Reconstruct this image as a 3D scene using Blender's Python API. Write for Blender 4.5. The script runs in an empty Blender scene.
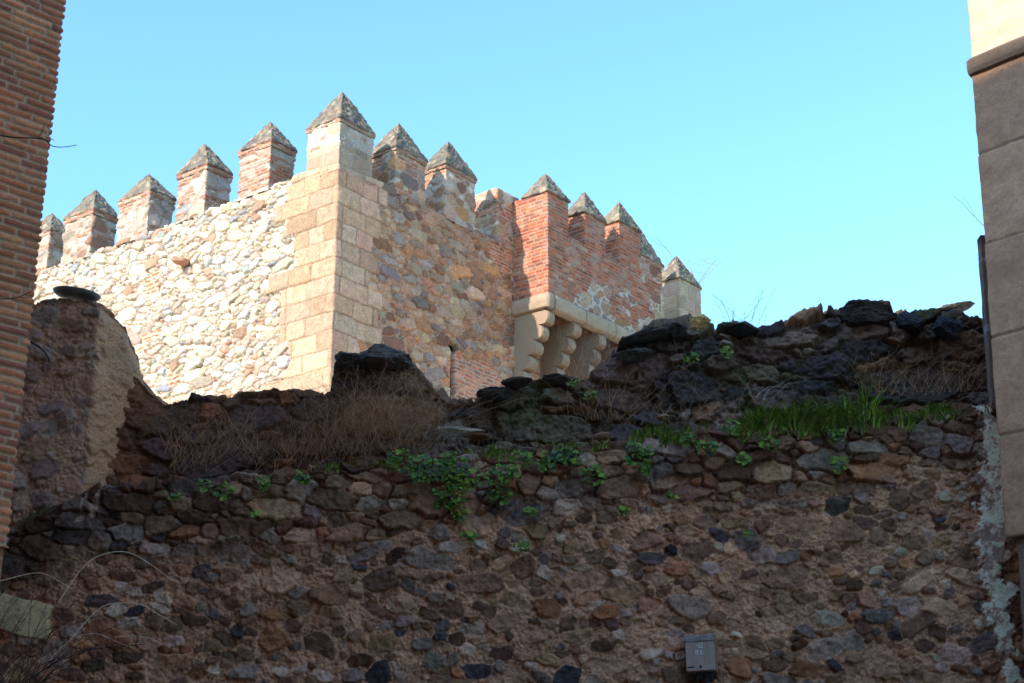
import bpy, math, random
import numpy as np
random.seed(5)
SC = bpy.context.scene
COL = SC.collection
R = math.radians

# ------------------------------------------------------------------ camera
F, P = 1600.0, R(19.5)
CAMZ = 1.6
cp, sp = math.cos(P), math.sin(P)
cam = bpy.data.cameras.new('camera'); camo = bpy.data.objects.new('camera', cam); COL.objects.link(camo)
camo.location = (0, 0, CAMZ); camo.rotation_euler = (R(90) + P, 0, 0)
cam.sensor_width = 36; cam.lens = F / 1024 * 36; cam.clip_end = 3000; cam.clip_start = 0.1
SC.camera = camo

def ray(px, py):
    x = (px - 512) / F; y = (341.5 - py) / F
    return np.array([x, cp - y * sp, sp + y * cp])
def atY(px, py, Y):
    d = ray(px, py); t = Y / d[1]
    return np.array([d[0] * t, Y, CAMZ + d[2] * t])
def on_plane(px, py, O, a):
    """vertical plane through O (xy) along azimuth a -> (s, z)"""
    d = ray(px, py); A = np.array([[d[0], -math.sin(a)], [d[1], -math.cos(a)]])
    t, s = np.linalg.solve(A, np.array(O[:2])); return s, CAMZ + t * d[2]

# ------------------------------------------------------------------ noise
def _h(ix, iy, seed):
    n = (ix.astype(np.int64) * 374761393 + iy.astype(np.int64) * 668265263 + seed * 974711) & 0xffffffff
    n = ((n ^ (n >> 13)) * 1274126177) & 0xffffffff
    n = (n ^ (n >> 16)) & 0xffffffff
    n = (n * 2246822519) & 0xffffffff
    return ((n ^ (n >> 15)) & 0xffff) / 65535.0
def vnoise(x, y, seed):
    ix = np.floor(x); iy = np.floor(y); fx = x - ix; fy = y - iy
    fx = fx * fx * (3 - 2 * fx); fy = fy * fy * (3 - 2 * fy)
    a = _h(ix, iy, seed); b = _h(ix + 1, iy, seed); c = _h(ix, iy + 1, seed); d = _h(ix + 1, iy + 1, seed)
    return (a + (b - a) * fx) * (1 - fy) + (c + (d - c) * fx) * fy
def fbm(x, y, f, octv, seed, rough=.5):
    s = 0; amp = 1; tot = 0
    for o in range(octv):
        s = s + amp * (vnoise(x * f + 13.7 * o, y * f - 7.1 * o, seed + o * 17) - .5); tot += amp; f *= 2.07; amp *= rough
    return s / tot * 2        # about -1..1
def sst(x, a, b):
    t = np.clip((x - a) / (b - a), 0, 1); return t * t * (3 - 2 * t)

# ------------------------------------------------------------------ masonry on a (u,v) grid
class Surf:
    def __init__(self, us, vs, seed):
        self.us, self.vs = us, vs
        self.U, self.V = np.meshgrid(us, vs)
        self.H = np.zeros(self.U.shape); self.C = np.zeros(self.U.shape + (3,)); self.seed = seed
        self.rng = np.random.default_rng(seed)
    def rubble(self, classes, pal, mortar, aspect=(1.1, 2.2), rot=.25, joint=.006, bev=.02, relief=(.015, .04), grow=.01,
               tilt=.12, warp=.012, rough=.006, mrough=.008, mask=None, jit=.13, mott=.25, mjit=.18, pn=3.2, buried=0.0, mlevel=0.0, prob=None):
        us, vs, rng = self.us, self.vs, self.rng
        du = us[1] - us[0]; dv = vs[1] - vs[0]
        u0, u1, v0, v1 = us[0], us[-1], vs[0], vs[-1]
        cr = max(.012, min(c[0] for c in classes) * .25)
        ow = int((u1 - u0) / cr) + 2; oh = int((v1 - v0) / cr) + 2
        occ = np.zeros((oh, ow), bool)
        acc = []
        for (bmin, bmax, cover) in classes:
            bm = (bmin + bmax) / 2
            n = int(cover * (u1 - u0) * (v1 - v0) / (4 * bm * bm * np.mean(aspect)))
            cu = rng.uniform(u0, u1, n); cv = rng.uniform(v0, v1, n); bb = np.sort(rng.uniform(bmin, bmax, n))[::-1]
            aa = bb * rng.uniform(aspect[0], aspect[1], n); th = rng.normal(0, rot, n)
            for k in range(n):
                a, b = aa[k], bb[k]; m = a * 1.02
                if occ[min(oh - 1, max(0, int((cv[k] - v0) / cr))), min(ow - 1, max(0, int((cu[k] - u0) / cr)))]: continue
                i0 = max(0, int((cv[k] - m - v0) / cr)); i1 = min(oh, int((cv[k] + m - v0) / cr) + 2)
                j0 = max(0, int((cu[k] - m - u0) / cr)); j1 = min(ow, int((cu[k] + m - u0) / cr) + 2)
                if i1 <= i0 or j1 <= j0: continue
                x = (np.arange(j0, j1) * cr + (u0 - cu[k]))[None, :]; y = (np.arange(i0, i1) * cr + (v0 - cv[k]))[:, None]
                c, s = math.cos(th[k]), math.sin(th[k])
                xr = np.abs(x * c + y * s) / a; yr = np.abs(-x * s + y * c) / b
                ins = (xr * xr * xr + yr * yr * yr) < 1
                w = occ[i0:i1, j0:j1]; tot = ins.sum()
                if tot and (w & ins).sum() > .07 * tot: continue
                w |= ins; acc.append((cu[k], cv[k], a, b, c, s))
        N = len(acc); A = np.array(acc)
        pang = (np.arange(6)[None] + rng.uniform(-.42, .42, (N, 6))) * (math.pi / 3) + rng.uniform(0, 1, (N, 1)); prad = rng.uniform(.74, 1.15, (N, 6))
        pca = np.cos(pang) / prad; psa = np.sin(pang) / prad
        wx = self.U + warp * fbm(self.U, self.V, 5, 5, self.seed + 5, .68) * 1.9
        wy = self.V + warp * fbm(self.U, self.V, 6, 5, self.seed + 9, .68) * 1.9
        b1 = np.full(self.U.shape, 1e3); b2 = np.full(self.U.shape, 1e3); idx = np.zeros(self.U.shape, np.int32)
        for k in range(N):
            cu, cv, a, b, c, s = A[k]; m = a * 1.25 + .07
            i0 = max(0, int((cv - m - v0) / dv)); i1 = min(len(vs), int((cv + m - v0) / dv) + 2)
            j0 = max(0, int((cu - m - u0) / du)); j1 = min(len(us), int((cu + m - u0) / du) + 2)
            if i1 <= i0 or j1 <= j0: continue
            x = wx[i0:i1, j0:j1] - cu; y = wy[i0:i1, j0:j1] - cv
            xr = (x * c + y * s) / a; yr = (y * c - x * s) / b
            d = xr * pca[k, 0] + yr * psa[k, 0]
            for q in range(1, 6): d = np.maximum(d, xr * pca[k, q] + yr * psa[k, q])
            ro = np.sqrt(xr * xr + yr * yr); bx = np.maximum(np.abs(xr), np.abs(yr))
            d = d * .70 + ro * .06 + bx * .24
            d = (d - 1) * b
            B1 = b1[i0:i1, j0:j1]; B2 = b2[i0:i1, j0:j1]; I = idx[i0:i1, j0:j1]
            n1 = d < B1
            B2[...] = np.where(n1, B1, np.minimum(B2, d)); B1[...] = np.where(n1, d, B1); I[...] = np.where(n1, k, I)
        e = np.minimum(-b1 + grow, (b2 - b1) / 2)
        bur = rng.random(N) < buried
        e = np.where(bur[idx], e - .03, e)
        hk = rng.uniform(relief[0], relief[1], N); tx = rng.normal(0, tilt, N); ty = rng.normal(0, tilt, N)
        x = self.U - A[idx, 0]; y = self.V - A[idx, 1]
        st = sst(e, joint, joint + bev)
        wob = fbm(self.U, self.V, 9, 4, self.seed + 31)
        fine = fbm(self.U, self.V, 34, 3, self.seed + 41)
        facet = np.abs(fbm(self.U + idx * 3.1, self.V, 11, 2, self.seed + 77)) * .5
        hs = hk[idx] + np.clip(x * tx[idx] + y * ty[idx], -.03, .03) + rough * (wob * 1.5 + fine) - rough * 2 * facet
        hm = mlevel + mrough * (wob * 1.2 + fine * 1.0 + .9 * fbm(self.U, self.V, 70, 1, self.seed + 44))
        h = hm * (1 - st) + (hs) * st
        pal = np.array(pal); w = None if prob is None else np.array(prob) / sum(prob)
        pc = pal[rng.choice(len(pal), N, p=w)] * (1 + rng.normal(0, jit, (N, 1))) * (1 + rng.normal(0, min(.04, jit * .3), (N, 3)))
        big = fbm(self.U, self.V, 14, 4, self.seed + 61, .65)
        col = pc[idx] * (1 + mott * (big + .5 * fine))[..., None]
        mc = np.array(mortar)[None, None] * (1 + mjit * (fbm(self.U, self.V, 8, 5, self.seed + 91, .75) * 1.5 + (fbm(self.U, self.V, 48, 2, self.seed + 95, .8)) * .9))[..., None]
        sc_ = sst(e, joint * .5, joint + bev * .35) * (1 - .9 * bur[idx])
        c = mc * (1 - sc_[..., None]) + col * sc_[..., None]
        self._put(h, c, mask); self.e = e
        return self
    def courses(self, rh, bl, pal, mortar, joint=.01, bev=.012, relief=(.0, .015), mask=None, jit=.12, mott=.18, rough=.004, warp=.01,
                v_off=0, mjit=.15, prob=None, rvar=0.0, mlevel=-.008, tilt=0.0):
        rng = self.rng
        wv = self.V - v_off + warp * fbm(self.U, self.V, 2.2, 3, self.seed + 15)
        wu = self.U + warp * fbm(self.U, self.V, 3.5, 3, self.seed + 19)
        r = np.floor(wv / rh).astype(int); r0 = r.min(); r = r - r0; nr = r.max() + 1
        fv = wv - (r + r0) * rh; ev = np.minimum(fv, rh - fv)
        L = self.us[-1] - self.us[0] + 3 * bl[1]
        nmax = int(L / bl[0]) + 4; idx = np.zeros(self.U.shape, np.int32); eu = np.zeros(self.U.shape)
        for k in range(nr):
            b = self.us[0] - bl[1] * rng.uniform(.1, 1.5) + np.concatenate([[0], np.cumsum(rng.uniform(bl[0], bl[1], nmax))])
            m = r == k; x = wu[m]; j = np.clip(np.searchsorted(b, x) - 1, 0, nmax - 1)
            idx[m] = k * nmax + j; eu[m] = np.minimum(x - b[j], b[j + 1] - x)
        e = np.minimum(ev, eu) + .003 * fbm(self.U, self.V, 20, 2, self.seed + 3)
        N = nr * nmax; hk = rng.uniform(relief[0], relief[1], N); st = sst(e, joint, joint + bev)
        fine = fbm(self.U, self.V, 34, 3, self.seed + 41); wob = fbm(self.U, self.V, 6, 4, self.seed + 33)
        h = (mlevel + rough * fine) * (1 - st) + (hk[idx] + rough * (wob + .6 * fine)) * st
        pal = np.array(pal); w = None if prob is None else np.array(prob) / sum(prob)
        pc = pal[rng.choice(len(pal), N, p=w)] * (1 + rng.normal(0, jit, (N, 1))) * (1 + rng.normal(0, jit * .25, (N, 3)))
        col = pc[idx] * (1 + mott * fbm(self.U, self.V, 10, 4, self.seed + 63, .65))[..., None]
        mc = np.array(mortar)[None, None] * (1 + mjit * (fbm(self.U, self.V, 8, 4, self.seed + 93, .7) * 1.5))[..., None]
        c = mc * (1 - st[..., None]) + col * st[..., None]
        self._put(h, c, mask); return self
    def _put(self, h, c, mask):
        if mask is None: self.H = h; self.C = c
        else:
            m = mask.astype(float); self.H = self.H * (1 - m) + h * m; self.C = self.C * (1 - m[..., None]) + c * m[..., None]
    def stain(self, m, colour):
        m = np.clip(m, 0, 1)[..., None]; self.C = self.C * (1 - m) + np.array(colour) * m; return self
    def mul(self, m, k):
        m = np.clip(m, 0, 1)[..., None]; self.C = self.C * (1 - m + m * np.array(k)); return self

def mesh_obj(name, V, Fq, mat, parent=None, C=None, smooth=True):
    V = np.asarray(V, np.float32).reshape(-1, 3); Fq = np.asarray(Fq, np.int32)
    me = bpy.data.meshes.new(name); n = Fq.shape[1]
    me.vertices.add(len(V)); me.vertices.foreach_set('co', V.ravel())
    me.loops.add(Fq.size); me.loops.foreach_set('vertex_index', Fq.ravel())
    me.polygons.add(len(Fq)); me.polygons.foreach_set('loop_start', np.arange(0, Fq.size, n, dtype=np.int32))
    me.polygons.foreach_set('loop_total', np.full(len(Fq), n, np.int32))
    me.polygons.foreach_set('use_smooth', np.full(len(Fq), smooth))
    me.update(calc_edges=True)
    if C is not None:
        at = me.color_attributes.new('Col', 'FLOAT_COLOR', 'POINT')
        C = np.asarray(C, np.float32).reshape(-1, 3); a = np.ones((len(C), 4), np.float32); a[:, :3] = np.clip(C, .003, .95)
        at.data.foreach_set('color', a.ravel())
    me.materials.append(mat)
    o = bpy.data.objects.new(name, me); COL.objects.link(o)
    if parent is not None: o.parent = parent
    return o
def grid_faces(nr, nc, closed=False):
    i = np.arange(nr - 1)[:, None]; j = np.arange(nc if closed else nc - 1)[None, :]
    j2 = (j + 1) % nc
    return np.stack([i * nc + j, i * nc + j2, (i + 1) * nc + j2, (i + 1) * nc + j], -1).reshape(-1, 4)
def empty(name, loc=(0, 0, 0)):
    o = bpy.data.objects.new(name, None); COL.objects.link(o); o.location = loc; return o
def tag(o, label=None, cat=None, group=None, kind=None):
    if label: o['label'] = label
    if cat: o['category'] = cat
    if group: o['group'] = group
    if kind: o['kind'] = kind
    return o

def path_samples(pts, us, blend=.05):
    """polyline -> positions and outward normals (right-hand side of the walking direction is outside)"""
    pts = np.array(pts, float); seg = np.diff(pts, axis=0); L = np.hypot(seg[:, 0], seg[:, 1]); cum = np.concatenate([[0], np.cumsum(L)])
    T = seg / L[:, None]; Nn = np.stack([T[:, 1], -T[:, 0]], 1)
    k = np.clip(np.searchsorted(cum, us, side='right') - 1, 0, len(L) - 1)
    pos = pts[k] + T[k] * (us - cum[k])[:, None]; n = Nn[k].copy()
    for c in range(1, len(L)):
        m = np.abs(us - cum[c]) < blend
        w = ((us[m] - cum[c]) / blend + 1) / 2; n[m] = Nn[c - 1] * (1 - w)[:, None] + Nn[c] * w[:, None]
    n /= np.linalg.norm(n, axis=1)[:, None]
    return pos, n
def plen(pts):
    pts = np.array(pts, float); return np.hypot(*np.diff(pts, axis=0).T).sum()

def wrap_sheet(name, pts, top, thick, S, mat, parent=None, base=None, back=.6, edge=.10, low=None):
    """masonry surface S (u, v=height) over a path, bending over at the top profile and down the back"""
    us, vs = S.us, S.vs
    pos, n = path_samples(pts, us)
    T = top(us)[None, :]; V = S.V
    over = np.clip(V - T, 0, thick); down = np.clip(V - T - thick, 0, None)
    w = sst(V - T, -edge, edge); w2 = sst(V - T - thick, -edge, edge)
    nx = n[None, :, 0] * ((1 - w) - w2); ny = n[None, :, 1] * ((1 - w) - w2); nz = w * (1 - w2) + 1e-4
    ln = np.sqrt(nx * nx + ny * ny + nz * nz)
    rnd = edge * .35 * np.exp(-((V - T) / edge) ** 2)
    X = pos[None, :, 0] - n[None, :, 0] * over + nx / ln * (S.H - rnd)
    Y = pos[None, :, 1] - n[None, :, 1] * over + ny / ln * (S.H - rnd)
    Z = np.minimum(V, T) - down + nz / ln * (S.H - rnd)
    C = S.C
    if low is not None:
        Z0 = np.full((1, len(us)), low); X = np.vstack([X[:1], X]); Y = np.vstack([Y[:1], Y]); Z = np.vstack([Z0, Z]); C = np.concatenate([C[:1], C])
    Vv = np.stack([X, Y, Z], -1)
    return mesh_obj(name, Vv, grid_faces(Vv.shape[0], Vv.shape[1]), mat, parent, C)

# ------------------------------------------------------------------ materials
def nodes(name):
    m = bpy.data.materials.new(name); m.use_nodes = True; nt = m.node_tree
    return m, nt, nt.nodes['Principled BSDF']
def mat_attr(name, rough=.92, bump=.35, scale=70, spec=.25, var=.16):
    m, nt, b = nodes(name)
    at = nt.nodes.new('ShaderNodeAttribute'); at.attribute_name = 'Col'
    tc = nt.nodes.new('ShaderNodeTexCoord')
    no = nt.nodes.new('ShaderNodeTexNoise'); no.inputs['Scale'].default_value = scale; no.inputs['Detail'].default_value = 6; no.inputs['Roughness'].default_value = .68
    nt.links.new(tc.outputs['Object'], no.inputs['Vector'])
    mr = nt.nodes.new('ShaderNodeMapRange'); mr.inputs[1].default_value = .3; mr.inputs[2].default_value = .7
    mr.inputs[3].default_value = 1 - var * 2; mr.inputs[4].default_value = 1 + var * 2
    nt.links.new(no.outputs[0], mr.inputs[0])
    mx = nt.nodes.new('ShaderNodeVectorMath'); mx.operation = 'SCALE'
    nt.links.new(at.outputs['Color'], mx.inputs[0]); nt.links.new(mr.outputs[0], mx.inputs['Scale'])
    nt.links.new(mx.outputs[0], b.inputs['Base Color'])
    bp = nt.nodes.new('ShaderNodeBump'); bp.inputs['Strength'].default_value = bump; bp.inputs['Distance'].default_value = .01
    nt.links.new(no.outputs[0], bp.inputs['Height']); nt.links.new(bp.outputs[0], b.inputs['Normal'])
    b.inputs['Roughness'].default_value = rough; b.inputs['Specular IOR Level'].default_value = spec
    return m
def mat_plain(name, col, rough=.6, metal=0, var=.15, scale=40, bump=.15, spec=.3, trans=0):
    m, nt, b = nodes(name)
    tc = nt.nodes.new('ShaderNodeTexCoord')
    no = nt.nodes.new('ShaderNodeTexNoise'); no.inputs['Scale'].default_value = scale; no.inputs['Detail'].default_value = 5
    nt.links.new(tc.outputs['Object'], no.inputs['Vector'])
    cr = nt.nodes.new('ShaderNodeValToRGB'); c = np.array(col)
    cr.color_ramp.elements[0].position = .3; cr.color_ramp.elements[0].color = (*np.clip(c * (1 - var), 0, 1), 1)
    cr.color_ramp.elements[1].position = .7; cr.color_ramp.elements[1].color = (*np.clip(c * (1 + var), 0, 1), 1)
    nt.links.new(no.outputs[0], cr.inputs[0]); nt.links.new(cr.outputs[0], b.inputs['Base Color'])
    bp = nt.nodes.new('ShaderNodeBump'); bp.inputs['Strength'].default_value = bump; bp.inputs['Distance'].default_value = .005
    nt.links.new(no.outputs[0], bp.inputs['Height']); nt.links.new(bp.outputs[0], b.inputs['Normal'])
    b.inputs['Roughness'].default_value = rough; b.inputs['Metallic'].default_value = metal; b.inputs['Specular IOR Level'].default_value = spec
    return m
M_far = mat_attr('weathered_masonry', scale=26, bump=.5)
M_near = mat_attr('rubble_masonry', scale=85, bump=.6, var=.2)
M_brick = mat_attr('brickwork', scale=60, bump=.3, var=.12)
M_ash = mat_attr('sandstone_ashlar', scale=45, bump=.45, var=.08)
M_leaf = mat_attr('leaves', rough=.55, bump=.05, scale=30, spec=.4, var=.1)
M_dry = mat_attr('dry_stems', rough=.8, bump=.05, scale=30, var=.15)

# ================================================================== TOWER
AR, AL = R(38), R(-52)
Ud = np.array([math.sin(AR), math.cos(AR)]); Wd = np.array([math.sin(AL), math.cos(AL)])
d0 = ray(340, 128); TC = d0[:2] / np.linalg.norm(d0[:2]) * 32
def T2(a, b): return TC + Ud * a + Wd * b
def onR(px, py, b=0): return on_plane(px, py, TC + Wd * b, AR)
def onL(px, py, a=0): return on_plane(px, py, TC + Ud * a, AL)

cream = [(.50, .41, .34), (.56, .48, .41), (.40, .31, .25), (.47, .34, .27), (.40, .37, .36), (.38, .22, .16), (.27, .26, .28), (.60, .54, .48)]
cream_p = [5, 4, 3, 2.5, 2, 1.6, 1, 3]
multi = [(.31, .18, .12), (.30, .15, .09), (.22, .11, .07), (.25, .185, .155), (.37, .235, .15), (.37, .25, .175), (.19, .13, .11), (.37, .18, .09), (.28, .21, .175)]
multi_p = [4, 3, 2.0, 2, 2.5, 3, 1, 2, 1.5]
brickp = [(.38, .12, .06), (.44, .15, .075), (.33, .105, .055), (.40, .19, .12), (.28, .12, .08)]
sand = [(.44, .285, .195), (.47, .31, .215), (.41, .255, .17), (.41, .245, .165), (.46, .30, .21)]

# heights and distances read from the photograph
zcrL = np.mean([onL(175.6, 221)[1], onL(222, 203)[1], onL(285, 180)[1]])
zcrR = np.mean([onR(428, 205)[1], onR(477, 231)[1]])
print('crenel', zcrL, zcrR, [onL(*q) for q in [(175.6, 221), (222, 203), (285, 180)]], [onR(*q) for q in [(428, 205), (477, 231)]])
LL = 12.6; sEnd = onR(702, 300)[0]
s_bz = onR(513, 296)[0]
# bartizan projection
def solve_b(px, py, a):   # point with along-face coordinate a -> b
    A = ray(px, py); O = TC + Ud * a
    M_ = np.array([[A[0], -Wd[0]], [A[1], -Wd[1]]]); t, b = np.linalg.solve(M_, O); return b, CAMZ + t * A[2]
bP, zBz = solve_b(547.5, 190, s_bz)
BP = -bP
print('sEnd', sEnd, 's_bz', s_bz, 'proj', BP, 'zcorner', zBz)
castle = empty('castle_tower', (TC[0], TC[1], 0))
tag(castle, 'battlemented medieval stone tower with pointed merlons and a brick box machicolation, behind the ruined wall', 'tower')
_inv = (-TC[0], -TC[1], 0)
def cpart(o, par=castle, keep=True):
    o.parent = par
    if par is castle: o.location = _inv
    return o

# main walls: left face then right face
zlow = 10.6
def tower_walls():
    th = .75
    ptsL = [T2(0.2, LL), T2(0, LL), T2(0, 0), T2(sEnd, 0), T2(sEnd, 2.5)]
    total = plen(ptsL); du = .0215
    us = np.arange(0, total, du); ztop = max(zcrL, zcrR) + .2
    vs = np.arange(zlow, ztop + th + .7, du)
    S = Surf(us, vs, 11)
    uc = .2 + LL                      # u of the corner
    S.rubble([(.10, .14, .4), (.055, .085, 3), (.038, .05, 4), (.026, .034, 1)], cream, (.27, .18, .12), aspect=(1.1, 2.8), rot=.28, joint=.007, bev=.014,
             relief=(.0, .032), grow=.04, tilt=.12, warp=.024, rough=.012, mrough=.02, prob=cream_p, mott=.2, mjit=.3, mlevel=-.045)
    # thin brick patches in the bright face
    S.courses(.10, (.22, .34), brickp, (.5, .4, .3), joint=.018, bev=.012, relief=(.0, .02),
              mask=(sst(fbm(S.U, S.V * 1.8, .9, 3, 321), .60, .64) * (S.U < uc - 1)), warp=.06)
    HL, CL = S.H.copy(), S.C.copy()
    S2 = Surf(us[us > uc - .3], vs, 23)
    S2.rubble([(.10, .15, .6), (.065, .095, 3), (.042, .06, 4), (.028, .038, 1.5)], multi, (.43, .27, .19), aspect=(1.1, 2.6), rot=.14, joint=.007, bev=.016,
              relief=(.0, .065), grow=.04, tilt=.08, warp=.03, rough=.006, mrough=.006, prob=multi_p, mott=.28, mjit=.3, mlevel=-.018)
    uR = S2.U - uc
    # brick patches: lower middle beside the slit, and under the battlements
    sl, zl = onR(453, 370)
    pm = np.exp(-(((uR - sl - .75) / 1.3) ** 2 + ((S2.V - zl + .1) / .75) ** 2)) + .35 * fbm(uR, S2.V, 1.3, 3, 55)
    pm2 = sst(uR, s_bz + .4, s_bz + .8) * (1 - sst(uR, onR(640, 260)[0] - .3, onR(640, 260)[0])) * .9 + .3 * fbm(uR, S2.V, 1.1, 3, 56)
    bm = np.maximum(sst(pm, .52, .56), sst(pm2, .5, .54))
    bm = np.maximum(bm, sst(np.exp(-((uR - 5.9) / .9) ** 2 - ((S2.V - zcrR + .45) / .5) ** 2) + .3 * fbm(uR, S2.V, 2, 3, 58), .5, .55))
    S2.courses(.095, (.2, .32), brickp, (.38, .27, .20), joint=.014, bev=.012, relief=(0, .02), mask=bm, warp=.05, jit=.2, mott=.3)
    m0 = len(us) - S2.U.shape[1]
    S.H[:, m0:] = np.where(S.U[:, m0:] > uc, S2.H, S.H[:, m0:]); S.C[:, m0:] = np.where((S.U[:, m0:] > uc)[..., None], S2.C, S.C[:, m0:])
    # quoins
    row = np.floor((S.V - zlow) / .42); alt = (row % 2)
    reachL = .85 + 1.0 * _h(row, row * 0 + 3, 5) + .35 * alt + .16 * fbm(S.U, S.V, 3, 2, 8)
    reachR = .75 + .8 * _h(row, row * 0 + 7, 5) + .4 * (1 - alt) + .14 * fbm(S.U, S.V, 3, 2, 9)
    mq = ((uc - S.U < reachL) & (S.U <= uc)) | ((S.U - uc < reachR) & (S.U > uc))
    S.courses(.42, (.45, .95), sand, (.27, .19, .135), joint=.004, bev=.014, relief=(.012, .04), mask=mq, warp=.035, v_off=zlow, rough=.014, mlevel=-.01, mott=.32, jit=.09)
    # arrow slit: a real recess with ragged jambs, its inner shade painted near-black
    sl_s, sl_t = onR(453, 344); sl_b = onR(453, 400)[1]
    wv = .085 + .04 * fbm(S.V * 1.0, S.V * 0, 5, 2, 401) + .05 * np.exp(-((S.V - sl_t + .08) / .07) ** 2)
    ms = (np.abs(S.U - uc - sl_s) < wv) & (S.V < sl_t) & (S.V > sl_b)
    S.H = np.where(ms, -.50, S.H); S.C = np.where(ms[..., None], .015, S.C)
    # sharp arris: block edges meet at the corner
    near = np.exp(-((S.U - uc) / .05) ** 2); S.H = S.H * (1 - near) + .022 * near
    # weathering of the right face, streaks below the battlements and green at the crenels
    st = sst(S.V, zcrR - 1.2, zcrR - .1) * sst(S.U, uc + .8, uc + 1.5) * (.45 + .6 * fbm(S.U * 3, S.V * .7, 1.2, 4, 71))
    S.mul(st * .8, (.68, .66, .64)); S.mul(.5 * sst(fbm(S.U, S.V, .8, 4, 73), 0.15, .6) * (S.U > uc), (.75, .72, .7))
    gr = sst(fbm(S.U, S.V, 3, 4, 75), .3, .6) * sst(S.V, zcrR - .35, zcrR + .1) * (S.U > uc + 3.6); S.stain(gr * .8, (.07, .10, .035))
    gq = sst(fbm(S.U, S.V, 1.6, 4, 76), .42, .6) * sst(S.V, zcrL - 2.6, zcrL - 1.) * (np.abs(S.U - uc + 1.5) < .9); S.stain(gq * .5, (.2, .24, .1))
    top = lambda u: np.where(u < uc, zcrL, zcrR) + .04 * fbm(u, u * 0, 1.3, 3, 3)
    S.C *= np.where((S.U > uc)[..., None], np.array((1.52, 1.30, 1.16)), np.array((.98, .97, .90))); o = wrap_sheet('wall', ptsL, top, th, S, M_far, base=None, edge=.07, low=-1.0)  # right face coloured lighter and warmer than the left, lifting its shade
    return cpart(o)
tower_walls()

def box_pts(a0, a1, b0, b1):
    """closed rectangle in tower coords, outside on the right hand of the walk"""
    return [T2(a0, b1), T2(a0, b0), T2(a1, b0), T2(a1, b1), T2(a0, b1)]
def shaft(name, pts, z0, z1, paint, parent, mat=M_far, res=.026, seed=1, top_fn=None, cap_top=True):
    us = np.linspace(0, plen(pts), int(plen(pts) / res) + 1); vs = np.arange(z0, z1 + res, res)
    S = Surf(us, vs, seed); paint(S); S.H[:, -1] = S.H[:, 0]; S.C[:, -1] = S.C[:, 0]
    pos, n = path_samples(pts, us, .03)
    # mitre the closing corner too
    n[0] = n[-1] = (n[1] + n[-2]) / np.linalg.norm(n[1] + n[-2])
    Z = S.V.copy()
    if top_fn is not None: Z = z0 + (Z - z0) * ((top_fn(us)[None] - z0) / (z1 - z0))
    X = pos[None, :, 0] + n[None, :, 0] * S.H; Y = pos[None, :, 1] + n[None, :, 1] * S.H
    V = np.stack([X, Y, Z], -1)
    Fq = grid_faces(*V.shape[:2]); C = S.C
    if cap_top:
        c = V[-1].mean(0); V2 = np.stack([c + (V[-1] - c) * k for k in (.93, .6, .02)])
        V2[..., 2] += .02 * np.sin(np.arange(V2.shape[1]) * .9)[None] ; V = np.concatenate([V, V2]); C = np.concatenate([C, np.repeat(C[-1:], 3, 0) * .8])
        Fq = grid_faces(*V.shape[:2])
    return mesh_obj(name, V, Fq, mat, parent, C)
lich = [(.22, .155, .11), (.17, .13, .10), (.28, .20, .135), (.13, .10, .08)]
def cap(name, pts, z0, apex_h, parent, seed, lean=(0, 0), over=.07, pal=lich, rr=.026):
    pts = np.array(pts); ctr = pts[:-1].mean(0); big = ctr + (pts - ctr) * (1 + over / (np.abs(pts - ctr).max()))
    us = np.linspace(0, plen(big), int(plen(big) / rr) + 1); nv = int(apex_h * 1.3 / rr) + 4; vs = np.linspace(0, 1, nv)
    S = Surf(us, vs * apex_h * 1.25, seed)
    S.rubble([(.05, .09, 3), (.03, .05, 4)], lich, (.15, .13, .10), aspect=(1, 2), rot=.5, joint=.003, bev=.02, relief=(.0, .022), grow=.02, rough=.012,
             mrough=.01, mott=.35, warp=.02, mjit=.3)
    S.stain(sst(fbm(S.U, S.V, 4, 4, seed + 4), .15, .5) * .5, (.24, .17, .08))
    S.stain(sst(fbm(S.U, S.V, 7, 4, seed + 5), .3, .6) * .6, (.08, .075, .07))
    S.H[:, -1] = S.H[:, 0]; S.C[:, -1] = S.C[:, 0]
    pos, n = path_samples(big, us, .02); n[0] = n[-1] = (n[1] + n[-2]) / np.linalg.norm(n[1] + n[-2])
    k = vs[:, None, None]; ap = ctr + np.array(lean)
    lip = np.array([0, 0]);
    XY = pos[None] * (1 - k) + ap[None, None] * k
    fade = (1 - sst(vs, .8, 1.0))[:, None]
    Z = z0 + apex_h * (vs ** .97)[:, None] + 0 * us[None] + S.H * .6 * fade
    V = np.stack([XY[..., 0] + n[None, :, 0] * S.H * .7 * fade, XY[..., 1] + n[None, :, 1] * S.H * .7 * fade, Z], -1)
    # lip and underside
    low = V[0].copy(); low[:, 2] -= .05; inn = low.copy(); inn[:, :2] = ctr + (low[:, :2] - ctr) * .75
    V = np.concatenate([inn[None], low[None], V]); C = np.concatenate([S.C[:1], S.C[:1], S.C])
    return mesh_obj(name, V, grid_faces(*V.shape[:2]), M_far, parent, C)
def brick_ring(name, pts, z0, h, parent, seed, over=.05):
    pts = np.array(pts); ctr = pts[:-1].mean(0); big = ctr + (pts - ctr) * (1 + over / (np.abs(pts - ctr).max()))
    def paint(S): S.courses(h * .5, (.16, .28), brickp + [(.4, .3, .22)], (.42, .34, .26), joint=.006, bev=.008, relief=(0, .03), v_off=z0, warp=.008)
    return shaft(name, big, z0, z0 + h, paint, parent, res=.02, seed=seed)

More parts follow.
